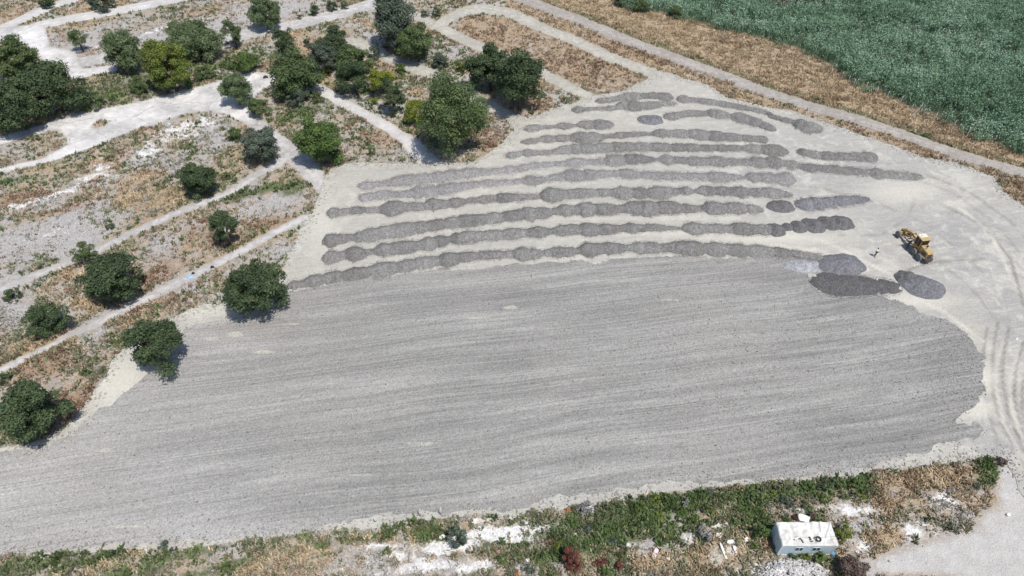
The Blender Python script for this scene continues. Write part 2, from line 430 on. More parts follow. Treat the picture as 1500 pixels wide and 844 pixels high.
ISLAND = [(664, 38), (676, 29), (695, 24), (740, 27), (775, 40), (815, 56), (860, 78), (905, 98), (942, 112), (948, 116), (930, 124), (905, 132), (888, 135), (868, 128), (840, 112), (800, 96), (750, 78), (705, 62), (675, 48)]
YARD = [(-120, 232), (0, 200), (60, 183), (110, 165), (140, 160), (175, 155), (212, 147), (250, 137), (318, 120), (335, 112), (370, 105), (400, 112), (398, 128), (380, 136), (366, 152), (378, 184), (362, 182), (325, 167), (300, 165),
        (275, 167), (250, 175), (225, 186), (200, 190), (150, 212), (75, 238), (0, 256), (-120, 290)]
YISL = [(-120, 250), (-20, 218), (40, 203), (85, 190), (95, 203), (98, 212), (60, 232), (0, 246), (-120, 275)]
YISL2 = [(134, 186), (146, 177), (160, 178), (152, 185), (140, 189)]
PLAZA = [(-120, 70), (0, 42), (30, 38), (66, 37), (70, 47), (73, 68), (95, 73), (112, 78), (122, 100), (160, 96), (172, 96), (172, 105), (130, 113), (112, 120), (103, 116), (80, 100), (60, 88), (50, 74), (0, 62), (-120, 85)]

REED = [(895, -12), (905, 2), (925, 12), (960, 15), (1000, 27), (1060, 43), (1125, 58), (1175, 75), (1212, 95), (1250, 117), (1300, 140), (1350, 162), (1400, 185), (1437, 202), (1470, 214), (1520, 232), (1620, 268), (1900, 350), (2600, 350), (2200, -60), (1500, -90), (895, -60)]

PATHS = {   # name: (material, half width, centreline)
 'cream_track': ('cream_path', 7.5, [(606, 22), (625, 32), (650, 44), (700, 68), (745, 86), (789, 105), (830, 126), (868, 146)]),
 'cream_track_upper': ('cream_path', 7.5, [(640, 40), (658, 27), (680, 18), (705, 13), (745, 19), (793, 41), (837, 58), (887, 82), (930, 98), (968, 112), (985, 122)]),
 'cream_track_mid': ('cream_path', 9, [(512, 62, 8), (535, 66, 8), (560, 82), (600, 98), (640, 112), (688, 138), (735, 165), (770, 186)]),
 'white_lane': ('white_path', 8, [(368, 112), (410, 116), (440, 122), (470, 132), (505, 152), (540, 170), (570, 188, 9), (600, 208, 11), (632, 240, 14)]),
 'grey_lane': ('grey_path', 12, [(340, 158), (372, 178), (402, 204), (428, 224, 15), (450, 246, 15), (482, 282, 13)]),
 'grey_lane_left': ('grey_path', 5.5, [(425, 228, 9), (405, 240, 8), (375, 257), (337, 283), (300, 297), (262, 311), (212, 333), (150, 364), (107, 383), (62, 401), (25, 415), (-60, 450), (-140, 490)]),
 'grey_lane_low': ('grey_path', 6.5, [(448, 320), (400, 342), (375, 357), (337, 377), (300, 396), (262, 413), (250, 420), (200, 445), (150, 470), (100, 494), (50, 520), (0, 543), (-60, 576), (-140, 620)]),
 'top_lane': ('white_path', 6, [(-120, 85), (-20, 52), (8, 40), (25, 32), (55, 18), (100, 1), (125, -10), (160, -24)]),
 'top_lane_mid': ('white_path', 6, [(30, 46), (60, 37), (110, 27), (160, 18), (220, 7), (280, -5), (340, -18)]),
 'top_lane_right': ('grey_path', 8, [(120, 92), (160, 84), (210, 76), (270, 66), (330, 55), (380, 48), (440, 35), (500, 19), (540, 8), (575, -4), (610, -16)]),
}
ROADC = [(700, -26), (758, -3), (800, 12), (840, 27), (875, 41), (938, 67), (1000, 90), (1062, 112), (1125, 137), (1190, 157), (1250, 174), (1320, 197), (1400, 226), (1500, 254), (1620, 284), (1900, 350)]

Wp = {n: strip_world(p[2], p[1]) for n, p in PATHS.items()}
Wroad = strip_world(ROADC, 7.0)
PW = {k: poly_world(v) for k, v in dict(lot=LOT, layer=LAYER, island=ISLAND, yard=YARD, yisl=YISL, yisl2=YISL2, plaza=PLAZA, reed=REED).items()}

def sd_lot(X, Y): return np.minimum(poly_sd(X, Y, PW['lot']), -poly_sd(X, Y, PW['island']))
def sd_yard(X, Y):
    return np.minimum(np.minimum(poly_sd(X, Y, PW['yard']), -poly_sd(X, Y, PW['yisl'])), -poly_sd(X, Y, PW['yisl2']))
def sd_hard(X, Y):
    d = np.maximum(np.maximum(sd_lot(X, Y), sd_yard(X, Y)), poly_sd(X, Y, PW['plaza']))
    for W in Wp.values(): d = np.maximum(d, strip_sd(X, Y, W))
    return np.maximum(d, strip_sd(X, Y, Wroad))

# soft patches of soil and growth, measured on the photo: (x, y, rx, ry, strength, slope)
PATCH = {
 'm_white': [(262, 193, 60, 18, .72), (215, 222, 34, 12, .7), (300, 180, 30, 9, .75), (130, 262, 30, 8, .7), (90, 282, 45, 6, .8), (35, 300, 50, 7, .7), (150, 85, 20, 10, .8), (170, 62, 60, 7, .55), (250, 40, 80, 4, .6), (80, 340, 60, 12, .35), (150, 250, 20, 20, .6),
             (660, 800, 55, 11, 1.2), (730, 780, 70, 11, 1.25), (560, 800, 40, 6, .9), (620, 832, 60, 10, 1.1), (700, 830, 40, 10, 1.0), (700, 760, 40, 5, .8), (580, 815, 40, 8, .7), (735, 755, 30, 10, .9), (650, 830, 60, 10, .7), (480, 838, 40, 6, .7), (760, 790, 40, 6, .9), (840, 783, 16, 4, .9), (925, 797, 25, 4, .9),
             (865, 745, 10, 7, .9), (1055, 770, 30, 5, .95), (1010, 790, 16, 12, .8), (1190, 745, 45, 6, .8), (1250, 750, 40, 10, .8), (1160, 835, 50, 16, 1.3), (1390, 735, 40, 16, .8), (1340, 775, 30, 14, .8), (1070, 805, 20, 12, .6), (1290, 720, 10, 4, .4), (770, 830, 18, 10, .7), (1100, 840, 20, 12, .7), (1265, 800, 16, 12, .7)],
 'm_fresh': [(1450, 810, 130, 30, 1.2), (1350, 822, 90, 16, 1.1), (1480, 770, 50, 30, 1.0), (1560, 840, 140, 60, 1.3), (1500, 715, 34, 60, 1.3), (1270, 840, 30, 8, .6)],
 'm_grey': [(70, 350, 120, 30, 1.0), (110, 320, 60, 20, .9), (20, 400, 60, 16, .7), (250, 55, 140, 22, .9), (390, 20, 80, 18, .9), (120, 70, 50, 18, .8), (20, 460, 40, 40, .8), (240, 358, 45, 18, .75), (410, 293, 26, 14, 1.0), (310, 215, 50, 18, .6), (60, 300, 60, 14, .6), (545, 55, 26, 12, .9), (90, 555, 50, 24, .5), (1410, 750, 30, 20, .5), (380, 320, 20, 8, .5)],
 'm_tan': [(1080, 75, 170, 34, 0), (205, 262, 45, 12, .8), (188, 295, 22, 12, .9), (255, 290, 40, 14, .7), (130, 440, 40, 12, .8), (100, 405, 30, 6, .7), (50, 505, 45, 14, .7), (560, 40, 60, 16, .5), (440, 75, 50, 14, .7), (460, 60, 60, 16, .5), (150, 8, 60, 10, .8), (30, 22, 40, 10, .7), (1040, 815, 60, 22, .9), (960, 825, 40, 16, .8), (1360, 700, 80, 16, 1.0), (1300, 740, 40, 20, .8), (1300, 785, 40, 18, .8), (560, 795, 70, 12, .5), (420, 815, 90, 14, .6), (150, 825, 60, 6, .4), (800, 100, 90, 40, .5), (610, 135, 16, 8, .8), (1415, 735, 30, 16, .7), (1120, 800, 20, 16, .5)],
 'm_rust': [(30, 290, 40, 8, .8), (60, 285, 20, 6, .9), (150, 240, 80, 10, .4), (90, 310, 50, 8, .6), (330, 300, 30, 10, .5), (400, 325, 40, 10, .8), (290, 340, 40, 26, .6), (330, 350, 40, 12, .6), (210, 410, 60, 16, .6), (240, 395, 50, 14, .6), (250, 440, 50, 14, .5), (65, 540, 60, 22, .7), (110, 590, 40, 24, .7), (95, 52, 14, 14, .6), (135, 78, 22, 10, .6), (550, 200, 40, 14, .6), (390, 190, 16, 10, .6), (400, 205, 10, 16, .4), (780, 150, 34, 16, .7), (720, 205, 30, 16, .5), (380, 240, 24, 8, .5), (30, 370, 60, 10, .4), (0, 810, 40, 8, .6), (1020, 125, 80, 12, .6), (900, 75, 60, 20, .7), (850, 110, 60, 16, .6)],
 'm_green': [(220, 115, 110, 14, .7), (170, 130, 60, 22, .7), (340, 90, 70, 12, .7), (440, 165, 50, 20, .7), (480, 190, 40, 16, .5), (345, 285, 28, 12, .95), (430, 275, 26, 12, .9), (395, 275, 26, 8, .9), (70, 235, 70, 12, .5), (20, 265, 50, 8, .6), (50, 390, 40, 10, .6), (560, 160, 40, 14, .3), (800, 778, 110, 18, .95), (900, 760, 90, 24, 1.1), (1000, 735, 70, 14, 1.1), (1100, 728, 60, 14, 1.0), (1200, 715, 70, 14, 1.1), (1260, 710, 26, 16, .9), (850, 800, 40, 18, 1.0), (800, 815, 40, 14, .9), (930, 780, 60, 14, 1), (1080, 750, 30, 10, .6), (1120, 765, 20, 18, .9), (600, 762, 90, 9, .8), (450, 778, 60, 9, .8), (520, 790, 90, 12, .6), (280, 812, 90, 12, .6), (60, 822, 90, 12, .8), (160, 812, 90, 8, .8), (340, 830, 120, 12, .7), (200, 838, 80, 6, .6), (620, 790, 50, 14, .5), (1450, 690, 26, 14, .9), (1380, 682, 60, 5, .7), (640, 200, 0.1, 1, 0), (560, 130, 60, 30, .4), (1440, 705, 22, 10, .8), (650, 90, 40, 14, .5)],
}
def patches(X, Y):
    ix, iy = toimg(X, Y)
    res = {}
    for k, lst in PATCH.items():
        r = np.zeros(X.shape)
        for (x, y, rx, ry, s) in lst:
            th = -.25 if x < 460 else (-.1 if y > 600 else .2)
            c, q = cos(th), sin(th)
            u = ((ix - x) * c + (iy - y) * q) / rx; v = (-(ix - x) * q + (iy - y) * c) / ry
            r = np.maximum(r, s * np.exp(-(u * u + v * v) * .8))
        res[k] = r
    # tall dry grass between road and reeds, dry strips along the road
    ds = strip_sd(X, Y, Wroad); dr = poly_sd(X, Y, PW['reed']); dl = sd_lot(X, Y)
    side = np.interp(ix, [p[0] for p in ROADC], [p[1] for p in ROADC])
    up = (iy < side) & (ix > 740)
    tanzone = up & (dr < 1.5) & (dr > -40) & (ds < 0)
    res['m_tan'] = np.maximum(res['m_tan'], np.where(tanzone, 1.1, 0))
    res['m_green'] = np.maximum(res['m_green'], np.where(up & (ds > -2.2) & (ds < -.1), .75, 0))
    lowstrip = (iy >= side - 3) & (ds > -9) & (ds < 0) & (ix > 740)
    res['m_rust'] = np.maximum(res['m_rust'], np.where(lowstrip, .35, 0)); res['m_tan'] = np.maximum(res['m_tan'], np.where(lowstrip, .6, 0))
    res['m_reed'] = np.clip(dr / 2 + .2, 0, 1)
    isl = poly_sd(X, Y, PW['island']) > 0
    res['m_tan'] = np.maximum(res['m_tan'], np.where(isl, .55, 0)); res['m_rust'] = np.maximum(res['m_rust'], np.where(isl, .45, 0))
    return res, up, dr

# ------------------------------------------------------------ ground: one sheet to the horizon
def axis(lo, hi, step, far):
    a = list(np.arange(lo, hi + step, step)); s = step; x = a[-1]
    while x < far: s *= 1.35; x += s; a.append(x)
    s = step; x = a[0]
    while x > -far: s *= 1.35; x -= s; a.insert(0, x)
    return np.array(a)
gx = axis(-145, 145, .6, 3000); gy = axis(24, 190, .6, 3000)
GX, GY = np.meshgrid(gx, gy)
pm, _, _ = patches(GX, GY)
idx = np.arange(GX.size).reshape(GX.shape)
q = np.stack([idx[:-1, :-1], idx[:-1, 1:], idx[1:, 1:], idx[1:, :-1]], -1).reshape(-1, 4)
me = npmesh('ground', np.c_[GX.ravel(), GY.ravel(), np.zeros(GX.size)], q, {k: ('POINT', v.ravel()) for k, v in pm.items()})
tag(link('ground', me, M['ground']), kind='structure')

# ------------------------------------------------------------ ragged sheets cut from a field by marching triangles
def sheet(name, mat, fn, bbox, step, z, attrs=None):
    x0, x1, y0, y1 = bbox
    xs = np.arange(x0, x1 + step, step); ys = np.arange(y0, y1 + step, step)
    X, Y = np.meshgrid(xs, ys); f = fn(X, Y)
    id_ = np.arange(X.size).reshape(X.shape)
    a, b, c, d = id_[:-1, :-1].ravel(), id_[:-1, 1:].ravel(), id_[1:, 1:].ravel(), id_[1:, :-1].ravel()
    ff = f.ravel(); P = np.c_[X.ravel(), Y.ravel()]
    allin = (ff[a] > 0) & (ff[b] > 0) & (ff[c] > 0) & (ff[d] > 0)
    some = ~allin & ((ff[a] > 0) | (ff[b] > 0) | (ff[c] > 0) | (ff[d] > 0))
    quads = np.c_[a, b, c, d][allin]
    tris = np.concatenate([np.c_[a, b, c][some], np.c_[a, c, d][some]])
    V = [P]; n0 = len(P); T = []; Q = []
    ins = ff[tris] > 0; k = ins.sum(1)
    T.append(tris[k == 3])
    def cut(i, j):
        t = ff[i] / (ff[i] - ff[j]); return P[i] + (P[j] - P[i]) * t[:, None]
    for want, inside in ((1, True), (2, False)):
        sel = tris[k == want]; si = ins[k == want]
        if not len(sel): continue
        odd = np.argmax(si if inside else ~si, 1); r = np.arange(len(sel))
        A, B, C = sel[r, odd], sel[r, (odd + 1) % 3], sel[r, (odd + 2) % 3]
        p1, p2 = cut(A, B), cut(A, C) 
        i1 = n0 + np.arange(len(sel)); i2 = i1 + len(sel); V += [p1, p2]; n0 += 2 * len(sel)
        if inside: T.append(np.c_[A, i1, i2])
        else: Q.append(np.c_[i1, B, C, i2])
    V = np.concatenate(V); Fq = np.concatenate([quads] + Q) if len(quads) or Q else np.zeros((0, 4), int); Ft = np.concatenate(T)
    used = np.zeros(len(V), bool); used[Fq.ravel()] = True; used[Ft.ravel()] = True
    rem = np.cumsum(used) - 1
    V = V[used]
    at = attrs(V[:, 0], V[:, 1]) if attrs else {}
    me = npmesh(name, np.c_[V, np.full(len(V), z)], [rem[Fq], rem[Ft]], {k_: ('POINT', v) for k_, v in at.items()})
    o = link(name, me, mat); tag(o, kind='structure'); return o
def ragged(fn, amp=.5, s=1.6, seed=1):
    return lambda X, Y: fn(X, Y) + (fbm(X, Y, s, seed) - .5) * 2 * amp + (vnoise(X, Y, 6, seed + 9) - .5) * amp * 1.5

def bb(P, m=2, clip=None):
    x0, x1, y0, y1 = P[:, 0].min() - m, P[:, 0].max() + m, P[:, 1].min() - m, P[:, 1].max() + m
    return (max(x0, -190), min(x1, 190), max(y0, 18), min(y1, 215))

def strip_attr(W):
    def f(x, y):
        d = strip_sd(x, y, W); h = W[:, 2].mean()
        c = h - d
        return {'m_edge': np.clip(1 - d / .7, 0, 1), 'm_rut': np.exp(-((c - h * .5) / (h * .16)) ** 2)}
    return f
z = .004
for i, (n, (mt, hw, pts)) in enumerate(PATHS.items()):
    if mt in ('grey_path', 'white_path'):
        sheet('path', M[mt], ragged(lambda X, Y, W=Wp[n]: strip_sd(X, Y, W), .45, 1.4, 20 + i), bb(Wp[n][:, :2]), .4, z + i * .003, strip_attr(Wp[n]))
sheet('concrete_yard', M['yard'], ragged(sd_yard, .4, 1.8, 3), bb(PW['yard']), .4, .036, lambda x, y: {'m_edge': np.clip(1 - sd_yard(x, y) / .7, 0, 1)})
sheet('concrete_yard', M['yard'], ragged(lambda X, Y: poly_sd(X, Y, PW['plaza']), .4, 1.8, 5), bb(PW['plaza']), .5, .039, lambda x, y: {'m_edge': np.clip(1 - poly_sd(x, y, PW['plaza']) / .7, 0, 1)})
sheet('road', M['road'], ragged(lambda X, Y: strip_sd(X, Y, Wroad), .25, 1.4, 31), bb(Wroad[:, :2]), .45, .042, strip_attr(Wroad))
for i, (n, (mt, hw, pts)) in enumerate(PATHS.items()):
    if mt == 'cream_path':
        sheet('path', M[mt], ragged(lambda X, Y, W=Wp[n]: strip_sd(X, Y, W), .35, 1.4, 40 + i), bb(Wp[n][:, :2]), .45, .045 + i * .003, strip_attr(Wp[n]))

TRK = [[(1462, 470), (1455, 510), (1452, 560), (1462, 610), (1485, 660), (1520, 710)], [(1478, 480), (1470, 520), (1468, 560), (1478, 610), (1500, 660)], [(1500, 500), (1488, 540), (1485, 580), (1495, 630), (1520, 680)],
       [(1380, 300), (1440, 330), (1480, 380), (1500, 450)], [(1310, 405), (1340, 392), (1370, 384), (1440, 380)], [(1446, 480), (1440, 520), (1438, 555), (1446, 600), (1462, 650)], [(1512, 520), (1498, 560), (1497, 600), (1510, 650)], [(1472, 500), (1463, 540), (1461, 580), (1472, 625), (1495, 670)], [(1340, 262), (1400, 285), (1460, 330), (1500, 380)], [(1360, 258), (1420, 282), (1480, 325), (1520, 370)], [(1130, 270), (1200, 275), (1290, 300), (1360, 330), (1440, 400)], [(1230, 345), (1290, 345), (1330, 320), (1340, 290), (1300, 270)], [(1370, 380), (1420, 420), (1460, 470)]]
PAL = [[(1470, 500), (1461, 530), (1459, 570), (1470, 620), (1495, 668), (1530, 715)], [(1490, 520), (1478, 560), (1482, 600), (1500, 650)], [(1400, 300), (1450, 340), (1478, 400)], [(1140, 345), (1200, 350), (1260, 380), (1300, 400)], [(1300, 425), (1380, 455), (1440, 500)], [(1130, 360), (1200, 368), (1270, 395)]]
PB = [(1320, 280, 60, 20, .8), (1395, 300, 40, 10, .6), (1130, 350, 120, 9, .8), (1000, 342, 160, 5, .8), (900, 320, 200, 4, .5), (1340, 440, 60, 14, .9), (1440, 555, 18, 26, 1), (1430, 600, 26, 14, 1.2), (1425, 590, 22, 10, 1.2), (280, 455, 60, 10, .9), (170, 560, 60, 40, 1.0), (150, 240, 1, 1, 0), (560, 240, 80, 6, .5), (470, 330, 30, 60, .6)]
GB = [(1200, 240, 200, 60, .9), (1400, 360, 120, 80, 1.1), (1250, 310, 100, 20, .6), (1470, 640, 60, 60, .8), (900, 700, 900, 60, .3), (800, 250, 260, 16, .3), (1480, 460, 40, 60, 1.0), (1200, 690, 300, 10, .6), (620, 355, 160, 10, .3)]
def blobs(ix, iy, L_):
    r = np.zeros(ix.shape)
    for (x, y, rx, ry, s) in L_: r = np.maximum(r, s * np.exp(-(((ix - x) / rx) ** 2 + ((iy - y) / ry) ** 2) * .8))
    return r
def lot_attr(x, y):
    ix, iy = toimg(x, y)
    tr = np.zeros(x.shape); pa = blobs(ix, iy, PB)
    for q_, t in enumerate(TRK): tr = np.maximum(tr, np.clip(strip_sd(x, y, strip_world(t, 2.2)) / .25 + .5, 0, 1) * ((.15 if q_ > 6 else .6) + .5 * vnoise(x, y, 1.5, 77)))
    for t in PAL: pa = np.maximum(pa, np.clip(strip_sd(x, y, strip_world(t, 3)) / .3 + .5, 0, 1) * (.4 + .6 * vnoise(x, y, 2.0, 78)))
    return {'m_track': tr, 'm_pale': pa, 'm_grey': blobs(ix, iy, GB)}
sheet('gravel_lot', M['lot'], ragged(sd_lot, .35, 1.5, 50), (-100, 150, 26, 152), .45, .056, lot_attr)
def layer_attr(x, y):
    ix, iy = toimg(x, y)
    return {'m_cream': blobs(ix, iy, [(748, 451, 12, 3, .7), (700, 466, 18, 2, .9), (385, 516, 20, 3, .9), (345, 490, 12, 4, .8), (310, 497, 14, 3, .7), (620, 650, 40, 4, .6), (160, 660, 60, 4, .6), (980, 440, 14, 3, .7), (180, 772, 40, 3, .6), (520, 696, 24, 2.5, .7), (430, 475, 50, 2, .5)]),
            'm_pale': np.clip(1 - (ix + (iy - 640) * -.3) / 520, 0, 1) * .9 + blobs(ix, iy, [(300, 780, 400, 20, .6), (330, 500, 60, 10, .5)]),
            'm_dark': blobs(ix, iy, [(700, 440, 160, 14, .7), (1150, 405, 120, 14, .7), (1400, 530, 50, 60, .7), (1300, 660, 180, 16, .6), (900, 620, 300, 10, .3), (1250, 440, 120, 10, .5)])}
sheet('gravel_layer', M['layer'], ragged(lambda X, Y: poly_sd(X, Y, PW['layer']), .8, 1.3, 60), (-95, 72, 24, 90), .4, .062, layer_attr)

# ------------------------------------------------------------ gravel windrows and heaps
Z0 = .06
TOES = []
def windrow(label, pts, mat='p_mid', group='rows of tipped gravel', name='gravel_windrow', seed=1, hk=.42, fade=None, wk=1.24, lumpy=True):
    rnd = random.Random(seed); rs0 = np.random.RandomState(seed)
    P = []
    for (x, y, hw) in pts:
        X, Y = G(x, y, .25)
        ph = math.sin(math.radians(45) - math.atan((422 - y) / FPX))
        P.append((X, Y, hw / (scale(y) * ph) * wk))
    P = np.array(P)
    seg = np.hypot(np.diff(P[:, 0]), np.diff(P[:, 1])); s = np.r_[0, np.cumsum(seg)]
    n = max(8, int(s[-1] / .2)); t = np.linspace(0, s[-1], n)
    cx, cy = np.interp(t, s, P[:, 0]), np.interp(t, s, P[:, 1]); hw = np.interp(t, s, P[:, 2])
    ker = np.hanning(7); ker /= ker.sum(); cy = np.convolve(np.pad(cy, 3, 'edge'), ker, 'valid'); cx = np.convolve(np.pad(cx, 3, 'edge'), ker, 'valid')
    lump = np.zeros(n); mod = np.ones(n); a = 0.0
    while a < s[-1]:
        Ln = rnd.uniform(2.0, 4.6); v = rnd.random(); u = (t - a) / Ln; sel = (u >= 0) & (u < 1)
        lump[sel] = v; mod[sel] = .72 + .32 * np.sqrt(np.clip(1 - (2 * u[sel] - 1) ** 2, 0, 1)) + rnd.uniform(-.05, .06); a += Ln
    if not lumpy: mod[:] = 1; lump[:] = .4
    lump = np.convolve(np.pad(lump, 1, 'edge'), [.25, .5, .25], 'valid')
    ix_, _ = toimg(cx, cy); fd = np.interp(ix_, *fade) if fade else np.zeros(n)
    endf = np.sqrt(np.clip(np.minimum(t, s[-1] - t) / .9, 0, 1))
    hw = hw * mod * (.25 + .75 * endf)
    tx, ty = np.gradient(cx), np.gradient(cy); L_ = np.hypot(tx, ty); nx, ny = -ty / L_, tx / L_
    m = 21; v = np.linspace(-1, 1, m)
    VX = cx[:, None] + nx[:, None] * hw[:, None] * v; VY = cy[:, None] + ny[:, None] * hw[:, None] * v
    prof = np.clip(1 - np.abs(v) ** 1.35, 0, 1)
    h = hk * hw * np.clip(endf, .0, 1)
    VZ = h[:, None] * prof + ((fbm(VX, VY, .9, seed + 5, 4) - .5) * .42 + (rs0.uniform(-.5, .5, VX.shape)) * .10) * (prof > .02) * np.minimum(1, prof * 3) + Z0 - .02
    edge = ((fbm(VX, VY, .8, seed + 8) - .5) * .45 + rs0.uniform(-.10, .10, VX.shape)) * (np.abs(v) > .85)
    VX += nx[:, None] * edge; VY += ny[:, None] * edge
    VZ[:, 0] = VZ[:, -1] = .02; VZ[0, :] = VZ[-1, :] = .02
    for sd_ in (0, -1): TOES.append(np.c_[VX[:, sd_], VY[:, sd_], np.full(n, 1 if sd_ == -1 else -1) * nx, np.full(n, 1 if sd_ == -1 else -1) * ny])
    ox, oy = float(cx.mean()), float(cy.mean())
    id_ = np.arange(n * m).reshape(n, m)
    F = np.stack([id_[:-1, :-1], id_[1:, :-1], id_[1:, 1:], id_[:-1, 1:]], -1).reshape(-1, 4)
    me = npmesh(name, np.c_[(VX - ox).ravel(), (VY - oy).ravel(), VZ.ravel()], F, {'lump': ('POINT', np.repeat(lump, m)), 'fade': ('POINT', np.repeat(fd, m))}, smooth=True)
    o = link(name, me, M[mat], loc=(ox, oy, 0)); tag(o, label, 'gravel row', group); return o

def heap(label, px, py, rx, ry, mat='p_blue', hk=.42, seed=1, rot=0, group='heaps of tipped gravel', flat=0):
    ph = math.sin(math.radians(45) - math.atan((422 - py) / FPX)); s = scale(py)
    a = rx / s; b = ry / (s * ph) * 1.08; a *= 1.06; X, Y = G(px, py, .3)
    nr, na = 22, 72
    r = np.linspace(0, 1, nr)[:, None] * np.ones(na); th = np.ones((nr, 1)) * np.linspace(0, 2 * pi, na, endpoint=False)
    wob = 1 + (vnoise(np.cos(th) * 2 + 5, np.sin(th) * 2, 1, seed) - .5) * .22
    x = a * r * wob * np.cos(th); y = b * r * wob * np.sin(th)
    c, q_ = cos(rot), sin(rot); x, y = x * c - y * q_, x * q_ + y * c
    H = hk * min(a, b)
    zz = H * np.clip(1 - r ** (1.35 + flat), 0, 1) + (fbm(x + px, y + py, .8, seed + 3, 4) - .5) * .40 * (r < .96)
    if flat: zz = np.minimum(zz, H * .62) + (fbm(x * .3 + px, y + py, .9, seed) - .5) * .12 * (r < .9)
    zz = zz + Z0; zz[-1, :] = .02
    id_ = np.arange(nr * na).reshape(nr, na); nxt = np.roll(id_, -1, 1)
    F = np.stack([id_[:-1], id_[1:], nxt[1:], nxt[:-1]], -1).reshape(-1, 4)
    me = npmesh('gravel_heap', np.c_[x.ravel(), y.ravel(), zz.ravel()], F, {'lump': ('POINT', np.clip(.5 + (fbm(x, y, 2.5, seed) - .5), 0, 1).ravel())}, smooth=True)
    o = link('gravel_heap', me, M[mat], loc=(X, Y, 0)); tag(o, label, 'gravel heap', group); return o

